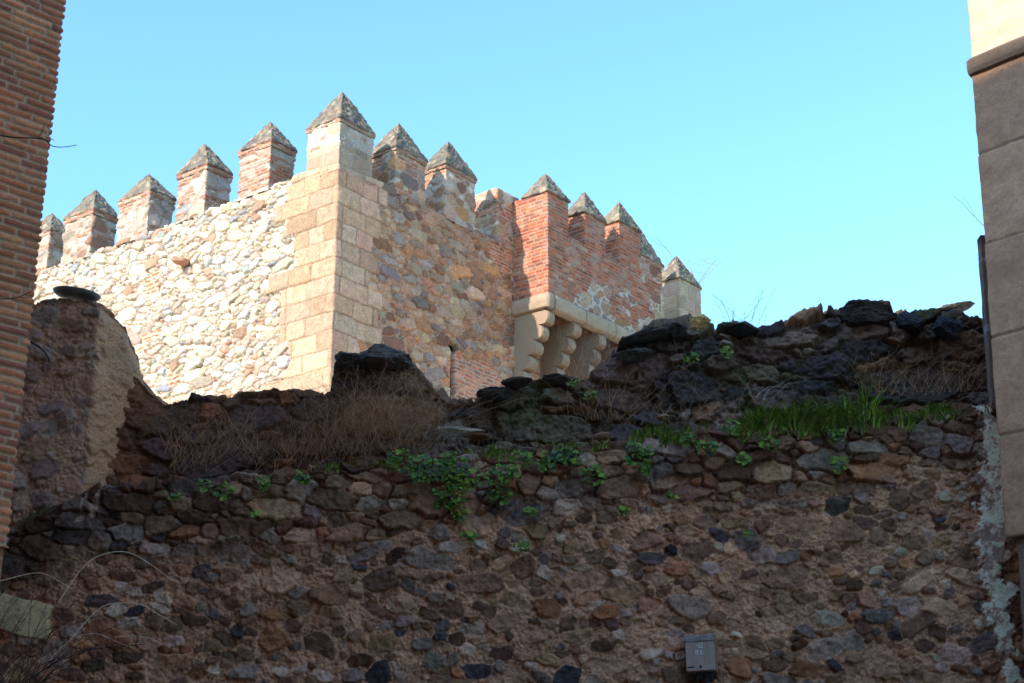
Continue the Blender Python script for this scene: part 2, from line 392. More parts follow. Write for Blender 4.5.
def p_cream(S): S.rubble([(.11, .17, 2), (.06, .10, 5), (.03, .05, 6)], cream, (.45, .32, .24), aspect=(1.1, 2.2), rot=.2, joint=.006, bev=.025, relief=(.005, .035),
                         grow=.04, tilt=.2, warp=.02, rough=.01, prob=cream_p, mott=.15)
def p_left(S):
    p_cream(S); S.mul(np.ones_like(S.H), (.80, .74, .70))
    S.courses(.085, (.16, .28), brickp + cream[2:4], (.36, .26, .20), joint=.012, bev=.01, relief=(0, .03), mask=sst(fbm(S.U * .5, S.V * 2.4, 1.6, 3, S.seed * 7), .05, .12), warp=.02)
def p_mixed(S):
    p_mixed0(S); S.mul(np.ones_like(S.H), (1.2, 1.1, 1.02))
def p_mixed0(S):
    S.rubble([(.10, .17, 2), (.06, .10, 5), (.03, .05, 6)], multi + cream[:4], (.40, .29, .22), aspect=(1.1, 2.2), rot=.2, joint=.007, bev=.02, relief=(.0, .035),
             grow=.04, tilt=.1, warp=.02, rough=.008, mott=.2)
    S.courses(.095, (.18, .28), brickp, (.38, .28, .21), joint=.014, bev=.012, mask=sst(fbm(S.U, S.V * 2, 1.2, 3, S.seed), .12, .18), warp=.01)
def p_brick(S):
    S.courses(.092, (.2, .3), [(.42, .11, .05), (.48, .14, .065), (.36, .095, .045), (.42, .19, .12), (.28, .10, .065)], (.36, .22, .16), joint=.007, bev=.012, relief=(0, .022), warp=.012, rough=.006, jit=.16)
    S.stain(sst(fbm(S.U, S.V, 2.5, 4, S.seed + 3), .15, .5) * .45, (.42, .30, .22))
def p_sand(S):
    S.courses(.40, (.35, .6), sand, (.42, .32, .22), joint=.006, bev=.02, relief=(.01, .03), warp=.012, rough=.008, v_off=zlow)

group_m = 'pointed merlons along the battlements'
def merlon(a0, a1, b0, b1, z0, zc, zp, paint, seed, label, lean=(0, 0), ring=.14, with_cap=True):
    pts = box_pts(a0, a1, b0, b1)
    o = shaft('merlon', pts, z0, zc, paint, None, seed=seed)
    cpart(o)
    if label: o['label'] = label
    if with_cap:
        if ring: brick_ring('brick_course', pts, zc - ring * .6, ring, o, seed + 50)
        cap('cap', pts, zc + (ring * .4 + .02 if ring else 0), zp - zc, o, seed + 90, lean)
    return o

# left row (plane a=0): (edge x, left x, cap base y at edge, peak y, right x)
thk = .75
def zL(px, py): return onL(px, py)
# photo: each left merlon's sunlit face spans x_l..x_e on the plane a=0; shaded flank recedes along +U
Lrow = [(24, 50, 232), (67, 93, 211), (121, 150, 192), (180, 207, 166), (241.5, 271, 142.5)]
i = 0
for (xl, xe, yb) in Lrow:
    b1 = onL(xl, yb)[0]; b0, zc = onL(xe, yb); 
    zpk = zc + .78
    print('Lmerlon', round(b0, 2), round(b1, 2), round(zc, 2))
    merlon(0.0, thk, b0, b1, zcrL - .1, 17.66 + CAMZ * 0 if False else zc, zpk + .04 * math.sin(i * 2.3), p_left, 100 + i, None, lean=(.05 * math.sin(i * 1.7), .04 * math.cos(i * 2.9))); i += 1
# corner merlon, taller
bc = onL(309, 125)[0]; ac = onR(373, 135)[0]; zc5 = onR(340.5, 119.5)[1]
print('corner', bc, ac, zc5)
def p_corner(S):
    p_cream(S); p_s = Surf(S.us, S.vs, S.seed + 1); p_sand(p_s)
    L1 = bc; # u of the arris
    m = (S.V < zc5 - .5) & (np.abs(S.U - L1) < .85 + .2 * np.floor(S.V / .4) % 2)
    S.H = np.where(m, p_s.H, S.H); S.C = np.where(m[..., None], p_s.C, S.C)
    m2 = (S.V < zc5) & (S.U > L1) & (S.U < L1 + ac); S.C = np.where((m2 & ~m)[..., None], (S.C * .5 + np.array((.40, .29, .22)) * .5), S.C)
merlon(0, ac, 0, bc, min(zcrL, zcrR) - .2, zc5, zc5 + 1.02, p_corner, 140, 'tallest merlon, standing on the ashlar corner', ring=.1)
# right row on the main wall
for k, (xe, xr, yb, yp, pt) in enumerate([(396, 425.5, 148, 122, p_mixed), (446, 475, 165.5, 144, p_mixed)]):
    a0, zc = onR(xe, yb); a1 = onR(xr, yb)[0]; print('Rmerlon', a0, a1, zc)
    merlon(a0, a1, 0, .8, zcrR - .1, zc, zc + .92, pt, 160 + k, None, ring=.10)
a8, z8 = onR(497, 188.5); 
merlon(a8, s_bz + .25, 0, .75, zcrR - .1, z8, z8, p_mixed, 170, 'broken flat-topped merlon without a cap', with_cap=False)
a4 = onR(612, 250)[0]; a4b, z4 = onR(662, 268)
merlon(a4b - 1.35, a4b, 0.0, .8, 14.5, z4, z4 + 1.2, p_mixed, 174, None, ring=.12)
a5, z5 = onR(679, 276.5); a5b = onR(700, 285)[0]
merlon(a5, a5b, 0, .85, 13.5, z5, z5 + .95, p_sand, 178, 'pale stone merlon at the far end of the battlements', ring=0)

# bartizan (box machicolation)
aB1 = onR(662, 330, -BP)[0]
zb0 = onR(545, 290, -BP)[1]; print('bartizan', s_bz, aB1, 'base z', zb0, onR(575, 304, -BP), onR(629, 326, -BP), 'top', onR(548, 189.5, -BP))
bart = empty('bartizan'); cpart(bart)
zc1 = onR(548, 190, -BP)[1]; zpar = onR(575, 238, -BP)[1]; zpar2 = onR(605, 256, -BP)[1]; print('parapets', zpar, zpar2)
def p_bart(S):
    p_brick(S)
    Lb = BP                                       # arris between flank and front
    S2 = Surf(S.us, S.vs, 777); S2.rubble([(.12, .2, 2), (.07, .12, 5), (.035, .055, 6)], multi, (.5, .38, .3), rot=.2, joint=.008, relief=(0, .02), grow=.006, prob=multi_p)
    m = (fbm(S.U, S.V, 1.5, 3, 515) + .75 * sst(S.V, zpar + .05, zb0 + .1) - .9 * np.exp(-((S.U - Lb) / .9) ** 2) > .52) & (S.U > Lb + .3)
    m |= (S.V < zb0 + .20 + .1 * fbm(S.U, S.V, 2, 2, 9)) & (S.U > Lb + .9)
    S.H = np.where(m, S2.H, S.H); S.C = np.where(m[..., None], S2.C, S.C)
zrow = zpar
body = shaft('parapet', [T2(s_bz, .1), T2(s_bz, -BP), T2(aB1, -BP), T2(aB1, .1), T2(s_bz, .1)], zb0, (zpar + zpar2) / 2, p_bart, bart, seed=200, res=.02)
ZP = (zpar + zpar2) / 2
am = onR(568, 200, -BP)[0]
def bmerlon(a0, a1, b0, b1, zc, zp, seed, label=None, paint=p_brick):
    o = shaft('merlon', box_pts(a0, a1, b0, b1), ZP - .05, zc, paint, bart, seed=seed, res=.02)
    cap('cap', box_pts(a0, a1, b0, b1), zc, zp - zc, o, seed + 90, over=.06)
    if label: o['label'] = label
    return o
# flank wall of the bartizan rising to the merlon height
shaft('flank_wall', box_pts(s_bz, s_bz + .32, -BP + .5, .1), ZP - .05, zc1 - .04, p_brick, bart, seed=210, res=.02)
bmerlon(s_bz, am, -BP, -BP + .75, zc1, zc1 + .72, 212)
for k, (xe, xr, yb) in enumerate([(584.7, 604.5, 210.5), (619, 639.4, 219.5)]):
    a0, zc = onR(xe, yb, -BP); a1 = onR(xr, yb, -BP)[0]; print('Bm', a0, a1, zc)
    bmerlon(a0, a1, -BP, -BP + .62, zc, zc + .78, 214 + k)
# moulded stone course under the brickwork
def moulding(pts, z0, h, r, name, parent):
    us = np.arange(0, plen(pts), .03); pos, n = path_samples(pts, us, .02); k = np.linspace(0, 1, 14)
    bulge = r * np.sqrt(np.clip(1 - (2 * k - 1.0) ** 2 * .95, 0, 1)); bulge[0] = -.15; bulge[-1] = -.05
    blk = np.floor(us / 1.3); tone = .92 + .2 * _h(blk, blk * 0, 4)
    jo = np.minimum(us % 1.3, 1.3 - us % 1.3); gap = .02 * (jo < .02)
    nz = fbm(us[None, :] + 0 * k[:, None], k[:, None] * h + 0 * us[None, :], 7, 4, 77)
    b = bulge[:, None] - gap[None] + .012 * nz
    V = np.stack([pos[None, :, 0] + n[None, :, 0] * b, pos[None, :, 1] + n[None, :, 1] * b, z0 + h * k[:, None] + 0 * us[None, :]], -1)
    C = np.array((.38, .26, .175)) * (tone[None] * (1 + .2 * nz) * (1 - .5 * (gap > 0))[None])[..., None]
    return mesh_obj(name, V, grid_faces(*V.shape[:2]), M_ash, parent, C)
moulding([T2(s_bz - .02, 0), T2(s_bz - .02, -BP), T2(aB1, -BP), T2(aB1, 0)], zb0 - .42, .42, .07, 'stone_course', bart)
# floor slab ring of the machicolation (open slots between the corbels)
def corbel(a, w, seed):
    """stepped quarter-round corbel: profile in the (out, z) plane, extruded along the wall"""
    prof = []; H_ = 2.1; out = BP + .0; n_ = 6; zt = zb0 - .42
    prof.append((-.2, 0))
    r = H_ / n_ / 2
    for k in range(n_):
        xo = out - k * (out / n_) * .98 - .02; zc = -r * (2 * k + 1)
        for t in np.linspace(90, -90, 11):
            prof.append((xo - r * .70 + r * .74 * math.cos(R(t)), zc + r * math.sin(R(t))))
    prof.append((-.2, -H_ - .12))
    prof = np.array(prof); n = len(prof); V = []; m = 7
    for j, aa in enumerate(np.linspace(a, a + w, m)):
        inset = .025 if j in (0, m - 1) else 0
        for (x, z) in prof:
            xx = x - inset + .022 * (random.random() - .5); p = T2(aa + .006 * (random.random() - .5), -xx); V.append((p[0], p[1], zt + z))
    V = np.array(V).reshape(m, n, 3)
    Fq = [list(q) for q in grid_faces(m, n)]
    me = bpy.data.meshes.new('corbel'); vv = V.reshape(-1, 3)
    faces = [tuple(map(int, q)) for q in Fq] + [tuple(range(n)), tuple(range((m - 1) * n + n - 1, (m - 1) * n - 1, -1)), ]
    me.from_pydata([tuple(map(float, v)) for v in vv], [], faces)
    at = me.color_attributes.new('Col', 'FLOAT_COLOR', 'POINT')
    c = np.ones((len(vv), 4)); c[:, :3] = np.array((.38, .255, .17)) * (.86 + .3 * fbm(vv[:, 0] * 2 + vv[:, 1], vv[:, 2], 2.2, 4, seed, .7))[:, None]; at.data.foreach_set('color', c.ravel())
    me.materials.append(M_ash); me.update()
    o = bpy.data.objects.new('corbel', me); COL.objects.link(o); o.parent = bart
    bm = me; 
    return o
cw = .30; ck = [onR(x, y, -BP)[0] for x, y in ((549, 314), (575, 324), (601, 336))]; pitch = (ck[2] - ck[0]) / 2; print('corbels', ck)
a_ = s_bz + .02; kk = 0
while a_ < aB1 - .2: corbel(a_, cw, 300 + kk); a_ += pitch; kk += 1

# arrow slit: near-black sheet inside the recess, painting in its shade
def slit():
    s0, zt = onR(453, 344); zb = onR(453, 400)[1]
    V = []; n = 26
    for k in range(n):
        z = zb + (zt - zb) * k / (n - 1); w = .055 + .02 * random.random() + (.03 if k in (n - 2, n - 3) else 0)
        for (da, db) in ((-w, .25), (-w, -.035), (-w + .012, -.045), (-w + .012, .25)): pass
        V.append([(*T2(s0 - w - .06, .14), z), (*T2(s0 + w + .06, .14), z)])
    V = np.array(V)
    # dark sheet set back in the recess, standing for the shade inside
    o = mesh_obj('arrow_slit_shade', V, grid_faces(n, 2), mat_plain('slit_shade', (.012, .010, .009), rough=1, spec=0), None)
    cpart(o); return o
slit()
# projecting stone on the bright face
def blob(name, sx, sy, sz, seed, mat, col, flat=.0, sub=3, cuts=9, noise=.1):
    import bmesh
    bm = bmesh.new(); bmesh.ops.create_icosphere(bm, subdivisions=sub, radius=1)
    rng = np.random.default_rng(seed); co = np.array([v.co[:] for v in bm.verts])
    for c in range(cuts):
        nn = rng.normal(size=3); nn /= np.linalg.norm(nn); dd = rng.uniform(.55, .85); over = np.clip(co @ nn - dd, 0, None); co = co - over[:, None] * nn
    co += co * (noise * (fbm(co[:, 0] * 1 + co[:, 2] * .7, co[:, 1] + co[:, 2] * 1.3, 1.9, 5, seed, .65))[:, None])
    co += co * (noise * .35 * (fbm(co[:, 0] * 1.3 - co[:, 2] * .7, co[:, 1] - co[:, 2] * 1.3, 7, 3, seed + 8, .7))[:, None])
    for v, c in zip(bm.verts, co): v.co = c * np.array([sx, sy, sz])
    me = bpy.data.meshes.new(name); bm.to_mesh(me); bm.free()
    for p in me.polygons: p.use_smooth = False
    at = me.color_attributes.new('Col', 'FLOAT_COLOR', 'POINT'); C = np.ones((len(co), 4))
    C[:, :3] = np.array(col) * (1.5 if mat is M_near else 1) * (1 + .45 * fbm(co[:, 0] * 2 + co[:, 2], co[:, 1] * 2 - co[:, 2], 2.5, 3, seed + 3))[:, None]
    at.data.foreach_set('color', np.clip(C, .003, 1).ravel()); me.materials.append(mat)
    o = bpy.data.objects.new(name, me); COL.objects.link(o); return o
b_, z_ = onL(186, 263); p = T2(-.16, b_)
pst = blob('projecting_stone', .16, .26, .12, 3, M_far, (.45, .24, .15), cuts=5); pst.parent = castle
pst.location = (p[0] - TC[0], p[1] - TC[1], z_); pst.rotation_euler = (0, 0, -AR)

# ================================================================== LOWER WALL
YL = 12.0; YU = 12.75
def profile(pxs, Y):
    q = np.array([atY(x, y, Y) for x, y in pxs]); return lambda x, q=q: np.interp(x, q[:, 0], q[:, 2])
low_px = [(-60, 560), (-20, 545), (20, 524), (60, 503), (100, 488), (170, 480), (270, 475), (330, 466), (400, 460), (440, 456), (500, 452), (560, 448),
          (640, 436), (700, 430), (760, 427), (830, 424), (880, 418), (940, 410), (985, 404), (1080, 400)]
up_px = [(-60, 420), (60, 400), (110, 362), (130, 366), (148, 385), (165, 399), (185, 396), (205, 391), (330, 391), (334, 360), (350, 352), (385, 350), (405, 356), (420, 372),
         (432, 384), (452, 402), (470, 396), (500, 384), (520, 377), (560, 378), (600, 370), (612, 352), (622, 336), (650, 328), (690, 322), (708, 332),
         (725, 330), (770, 326), (790, 318), (812, 311), (850, 304), (888, 303), (896, 310), (930, 313), (975, 315), (1080, 318)]
zlo = profile(low_px, YL); zup = profile(up_px, YU)
x0L, x1L = -5.2, 5.0
def wallpath(Y): return [(x0L, Y), (x1L, Y)]      # walking +x: outside is -y
near_pal = [(.115, .075, .055), (.15, .095, .065), (.10, .06, .05), (.125, .11, .105), (.185, .16, .145), (.22, .155, .11), (.09, .08, .08), (.16, .085, .05), (.25, .22, .195), (.035, .036, .048)]
near_p = [4, 4, 3, 1.8, 1.8, 3.2, .9, 1.8, 1.4, .6]
def lower_wall():
    du = .0075; us = np.arange(0, x1L - x0L, du); vs = np.arange(2.7, 6.4 + .55, du)
    S = Surf(us, vs, 41)
    X = S.U + x0L; top = zlo(us + x0L)[None]
    S.rubble([(.05, .08, 1.0), (.035, .05, 4), (.02, .03, 3)], near_pal, (.12, .08, .06), aspect=(1.1, 2.8), rot=.14, joint=.002, bev=.009,
             relief=(.012, .050), grow=.022, tilt=.25, warp=.016, rough=.014, mrough=.016, jit=.24, prob=near_p, mott=.45, mjit=.3, mlevel=-.01)
    H1, C1 = S.H.copy(), S.C.copy()
    S.rubble([(.055, .085, .45), (.035, .05, 1.8), (.02, .032, 2.2)], near_pal, (.24, .16, .115), aspect=(1.0, 2.4), rot=.28, joint=.001, bev=.007,
             relief=(.006, .034), grow=.006, tilt=.2, warp=.016, rough=.014, mrough=.013, jit=.24, prob=near_p, mott=.5, mjit=.45, buried=.12)
    dep = top - S.V                                           # metres below the ledge
    k = sst(fbm(S.U, S.V, .7, 4, 99) * .45 + dep * .9 - .55, -.12, .12)   # upper part dry-laid, lower part mortar-rich
    S.H = H1 * (1 - k) + S.H * k; S.C = C1 * (1 - k[..., None]) + S.C * k[..., None]
    S.H += .03 * fbm(S.U, S.V, 1.3, 3, 17)
    # black lichen and damp under the ledge and over the left end; pale patches
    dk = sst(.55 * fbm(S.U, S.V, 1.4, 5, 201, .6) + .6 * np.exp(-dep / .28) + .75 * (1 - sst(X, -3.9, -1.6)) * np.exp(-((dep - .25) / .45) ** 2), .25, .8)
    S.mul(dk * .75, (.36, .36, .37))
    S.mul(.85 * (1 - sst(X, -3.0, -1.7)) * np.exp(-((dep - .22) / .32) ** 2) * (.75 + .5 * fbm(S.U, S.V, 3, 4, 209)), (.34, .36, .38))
    S.mul(sst(fbm(S.U, S.V, .9, 4, 207), 0, .7) * .5, (.66, .62, .62))
    S.mul(sst(fbm(S.U, S.V, 1.1, 4, 208), .05, .6) * sst(X, -1.0, 1) * .8, (1.45, 1.4, 1.35))
    S.stain(sst(fbm(S.U, S.V, 2.2, 5, 210), .25, .55) * np.exp(-dep / .22) * .7, (.035, .05, .016))
    # lime plaster smear down the joint with the stone house, and dribbles at the left
    q = np.array([atY(x, y, YL) for x, y in [(978, 396), (990, 440), (992, 500), (997, 560), (1003, 620), (1008, 690)]])
    cx = np.interp(S.V, q[::-1, 2], q[::-1, 0]); wd = np.interp(S.V, q[::-1, 2], [.09, .14, .16, .16, .15, .08])
    pl = sst(1 - np.abs(X - cx + .05 * fbm(S.U, S.V, 2.5, 3, 219)) / wd + 1.1 * fbm(S.U, S.V, 6, 5, 220, .7), .3, .5)
    S.H = S.H * (1 - pl) + pl * (.035 + .012 * fbm(S.U, S.V, 14, 4, 221)); S.stain(pl * .9, (.62, .56, .53))
    S.mul(pl * sst(fbm(S.U, S.V, 10, 5, 223, .8), -.02, .25), (.34, .34, .34))
    xa = atY(5, 530, YL)[0]; xb = atY(150, 470, YL)[0]
    dr = sst(X, xa - 1, xa) * (1 - sst(X, xb - .1, xb + .15)); band = 0 * S.H
    q1 = atY(84, 512, YL); q2 = atY(97, 502, YL)
    for q in (q1, q2):
        t = np.clip((top[0].max() - S.V), 0, 9); lx = q[0] + .08 * (S.V - q[2])
        band = np.maximum(band, sst(.022 + .03 * fbm(S.U, S.V, 8, 4, 231) - np.abs(X - lx - .03 * fbm(S.U, S.V, 4, 2, 233)), 0, .012) * (dep < .22) * (dep > -.1))
    band = band * sst(fbm(S.U, S.V, 9, 4, 236), -.5, .1) * .7; S.stain(band * .9, (.27, .235, .20))
    # pale greenish rendered block at the bottom-left corner
    g = atY(15, 612, YL); gm = sst(1 - np.maximum(np.abs(X - g[0] - .03) / .25, np.abs(S.V - g[2] + .02 + (X - g[0]) * .25) / .14) + .2 * fbm(S.U, S.V, 6, 4, 240), 0, .1)
    S.H = S.H * (1 - gm) + gm * (.05 + .01 * fbm(S.U, S.V, 9, 4, 241)); S.stain(gm * .9, (.30, .31, .20)); S.mul(gm * sst(fbm(S.U, S.V, 5, 5, 244, .7), -.2, .4), (.4, .42, .38))
    S.stain((1 - sst(np.abs(S.V - S.vs[-1]), 0, .01)) * 0, (0, 0, 0))
    S.C *= np.array((2.4, 1.82, 1.52))
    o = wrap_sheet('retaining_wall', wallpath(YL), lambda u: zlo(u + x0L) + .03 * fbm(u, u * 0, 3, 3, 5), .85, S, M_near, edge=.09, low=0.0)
    return tag(o, 'dark lower rubble stone wall filling the foreground, with plants along its ledge', 'wall')
def upper_wall():
    du = .0085; us = np.arange(0, x1L - x0L, du); vs = np.arange(4.3, 7.4, du)
    S = Surf(us, vs, 43); X = S.U + x0L; top = zup(us + x0L)[None]
    pal = [(.06, .05, .045), (.085, .07, .06), (.05, .048, .055), (.11, .095, .085), (.12, .08, .055), (.14, .13, .13), (.035, .035, .042)]
    S.rubble([(.09, .16, 1.8), (.05, .085, 5), (.025, .045, 6)], pal, (.055, .042, .035), aspect=(1.3, 3.0), rot=.14, joint=.008, bev=.014,
             relief=(.01, .07), grow=.03, tilt=.3, warp=.03, rough=.026, mrough=.02, prob=[3, 4, 2, 3, 2, 1.3, 1.5], mott=.45, mlevel=-.03)
    dep = top - S.V
    S.H += .06 * fbm(S.U, S.V, 1.5, 3, 19)
    S.stain(sst(fbm(S.U, S.V, 2, 5, 301), .15, .5) * .6, (.10, .068, .045))
    S.mul(sst(fbm(S.U, S.V, 1.3, 4, 303), .0, .5) * sst(X, 1.0, 2.2) * .7, (1.7, 1.6, 1.5))
    S.stain(sst(fbm(S.U, S.V, 2.6, 5, 305) + .5 * np.exp(-np.abs(dep) / .06), .35, .8) * .6, (.04, .06, .015))
    # pale earth and lichen on the broken crest
    S.stain(sst(S.V - top, .02, .12) * sst(fbm(S.U, S.V, 2, 4, 307), -.2, .4), (.28, .23, .13))
    S.mul((1 - sst(X, -1.6, -.9)) * .9, (1.0, .72, .60))
    S.H *= .6 + .4 * sst(X, -1.3, -.6)
    # slope the foot outwards so the wall grows out of the ledge
    S.H += .25 * np.exp(-np.clip(S.V - zlo(us + x0L)[None] - .02, 0, 9) / .16)
    S.C *= np.array((2.3, 1.78, 1.5))
    o = wrap_sheet('ruined_wall', wallpath(YU), lambda u: zup(u + x0L) + .045 * fbm(u, u * 0, 4, 4, 6), .6, S, M_near, edge=.12, low=None)
    return tag(o, 'blackened upper ruined wall of loose flat stones with a broken uneven crest', 'wall')
lower_wall(); upper_wall()

def ruin_block():
    Yb = 12.45
    c = atY(97, 330, Yb); pts = [(-5.6, Yb - .0), (c[0], Yb), (c[0] + .30, Yb + .42), (c[0] + .34, Yb + 1.1)]
    du = .0085; L = plen(pts); us = np.arange(0, L, du); vs = np.arange(3.9, 7.5, du); S = Surf(us, vs, 47)
    uc = c[0] + 5.6
    S.rubble([(.05, .08, 1.0), (.03, .05, 3), (.02, .03, 2)], [(.15, .125, .12), (.13, .10, .095), (.19, .13, .10), (.135, .12, .12), (.18, .15, .14)], (.22, .155, .12),
             aspect=(1.0, 2.2), rot=.4, joint=.001, bev=.018, relief=(.01, .035), grow=.004, tilt=.2, warp=.016, rough=.010, mrough=.012, mott=.3, mjit=.3, buried=.3)
    S.stain(sst(S.U, uc - .02, uc + .05) * .65, (.34, .24, .15)); S.H *= 1 - .4 * sst(S.U, uc, uc + .1)
    qx = [(-20, 306), (10, 303), (30, 302), (50, 298), (75, 297), (97, 300)]
    q = np.array([atY(x, y, Yb) for x, y in qx])
    tu = np.concatenate([q[:, 0] + 5.6, [uc + .15, uc + .32, uc + .50, uc + .62, uc + .9, L]])
    zt = q[-1, 2]; tz = np.concatenate([q[:, 2], [zt - .02, zt - .11, zt - .35, zt - .7, zt - 1.0, zt - 1.1]])
    top = lambda u: np.interp(u, tu, tz) + .02 * fbm(u, u * 0, 5, 3, 8)
    T = top(us)[None]
    S.mul(sst(S.V - T, -.10, .0) * .9 * (.6 + .5 * fbm(S.U, S.V, 4, 3, 9)), (.35, .35, .36))
    S.H += .05 * fbm(S.U, S.V, 1.6, 3, 12)
    S.mul(sst(fbm(S.U, S.V, 1.5, 4, 13), .1, .6) * .6, (.7, .66, .66))
    bot = atY(60, 500, Yb)[2]
    S.C *= np.array((2.1, 1.66, 1.42))
    o = wrap_sheet('wall_stub', pts, top, .5, S, M_near, edge=.10, low=None)
    return tag(o, 'rounded mortared wall stub with a tan flank, beside the brick house', 'wall')
ruin_block()

# ================================================================== BRICK HOUSE (left)
LB = 42.5
def brick_house():
    az = R(45.5); d = ray(36, 280); E = d[:2] / np.linalg.norm(d[:2]) * 8.3
    # vertical corner seen at x=67 (y=0) .. x=5 (y=560)
    dr = -np.array([math.sin(az), math.cos(az)])
    back = np.array([-math.cos(az), math.sin(az)])       # into the building
    root = empty('brick_house', (E[0], E[1], 0)); inv = (-E[0], -E[1], 0)
    tag(root, 'tall orange brick house corner at the left edge', 'building')
    Lf = 2.6; pts = [tuple(E + dr * Lf), tuple(E), tuple(E + back * .5)]
    du = .0075; us = np.arange(0, plen(pts), du); vs = np.arange(3.3, 8.2, du); S = Surf(us, vs, 61)
    S.courses(.0455, (.20, .25), [(.62, .21, .10), (.66, .24, .115), (.54, .18, .09), (.68, .29, .145), (.44, .155, .095)], (.62, .42, .28), joint=.005, bev=.005,
              relief=(0, .006), warp=.004, rough=.003, jit=.13, mott=.2, mlevel=-.008)
    S.mul(sst(fbm(S.U, S.V, .9, 4, 63), 0, .6) * .3, (.8, .72, .7))
    uc = Lf; near = np.exp(-((S.U - uc) / .01) ** 2)
    pos, n = path_samples(pts, us, .012)
    V = np.stack([pos[None, :, 0] + n[None, :, 0] * S.H, pos[None, :, 1] + n[None, :, 1] * S.H, S.V], -1)
    o = mesh_obj('brick_wall', V, grid_faces(*V.shape[:2]), M_brick, root, S.C); o.location = inv
    # the rest of the house, plain brick volume running back along the street
    Lr = 24.0; dp = 7.0
    c = [E + dr * Lf * .999 + back * .004, E + dr * Lr, E + dr * Lr + back * dp, E + back * dp, E + back * .5]
    bx = [];
    ring = [E + back * .012 - dr * -.0 + dr * .012, E + dr * Lr + back * .012, E + dr * Lr + back * dp, E + back * dp + dr * .012]
    for z in (-1, 16.5): bx += [(*p, z) for p in ring]
    mb = bpy.data.materials.new('brick_plain'); mb.use_nodes = True; nt = mb.node_tree; b = nt.nodes['Principled BSDF']
    br = nt.nodes.new('ShaderNodeTexBrick'); br.inputs['Scale'].default_value = 1; br.inputs['Brick Width'].default_value = .25; br.inputs['Row Height'].default_value = .058
    br.inputs['Mortar Size'].default_value = .008; br.inputs['Color1'].default_value = (.42, .18, .09, 1); br.inputs['Color2'].default_value = (.36, .15, .085, 1); br.inputs['Mortar'].default_value = (.38, .28, .2, 1)
    tc = nt.nodes.new('ShaderNodeTexCoord'); mp = nt.nodes.new('ShaderNodeMapping'); mp.vector_type = 'POINT'; mp.inputs['Rotation'].default_value = (R(90), 0, az - R(90))
    sx = nt.nodes.new('ShaderNodeSeparateXYZ'); cb = nt.nodes.new('ShaderNodeCombineXYZ'); nt.links.new(tc.outputs['Object'], sx.inputs[0])
    ad = nt.nodes.new('ShaderNodeMath'); nt.links.new(sx.outputs[0], ad.inputs[0]); nt.links.new(sx.outputs[1], ad.inputs[1])
    nt.links.new(ad.outputs[0], cb.inputs[0]); nt.links.new(sx.outputs[2], cb.inputs[1]); nt.links.new(cb.outputs[0], br.inputs['Vector'])
    nt.links.new(br.outputs[0], b.inputs['Base Color']); b.inputs['Roughness'].default_value = .9
    me = bpy.data.meshes.new('house_body'); me.from_pydata([tuple(map(float, v)) for v in bx], [], [(0, 3, 2, 1), (4, 5, 6, 7), (0, 1, 5, 4), (1, 2, 6, 5), (2, 3, 7, 6), (3, 0, 4, 7)])
    me.materials.append(mb); ob = bpy.data.objects.new('house_body', me); COL.objects.link(ob); ob.parent = root; ob.location = inv
    return E
EB = brick_house()

# unseen house added behind the camera, roofline stepped and sloped to shade the street
def shade_house():
    pts = [(-12.95, -4.6), (9, -4.6), (9, -13), (-12.95, -13)]
    z = 21.1; z2 = 21.45; root = empty('shade_house', (-6, -4.6, 0)); tag(root, 'unseen house added behind the viewer, roofline shaped to shade the street', 'building')
    V = [(x, y, -1) for x, y in pts] + [(x, y, 21.97 - .43 * (x + 12.95)) for x, y in pts]
    p2 = [(-30, -4.65), (-12.955, -4.65), (-12.955, -13.1), (-30, -13.1)]; V += [(x, y, -1) for x, y in p2] + [(x, y, z2) for x, y in p2]
    me = bpy.data.meshes.new('shade_house_wall'); me.from_pydata(V, [], [(0, 3, 2, 1), (4, 5, 6, 7), (0, 1, 5, 4), (1, 2, 6, 5), (2, 3, 7, 6), (3, 0, 4, 7)] + [tuple(i + 8 for i in f) for f in [(0, 3, 2, 1), (4, 5, 6, 7), (0, 1, 5, 4), (1, 2, 6, 5), (2, 3, 7, 6), (3, 0, 4, 7)]])
    me.materials.append(mat_plain('old_plaster', (.34, .25, .18), rough=.95, scale=3)); o = bpy.data.objects.new('shade_house_wall', me); COL.objects.link(o); o.parent = root; o.location = (6, 4.6, 0)
shade_house()

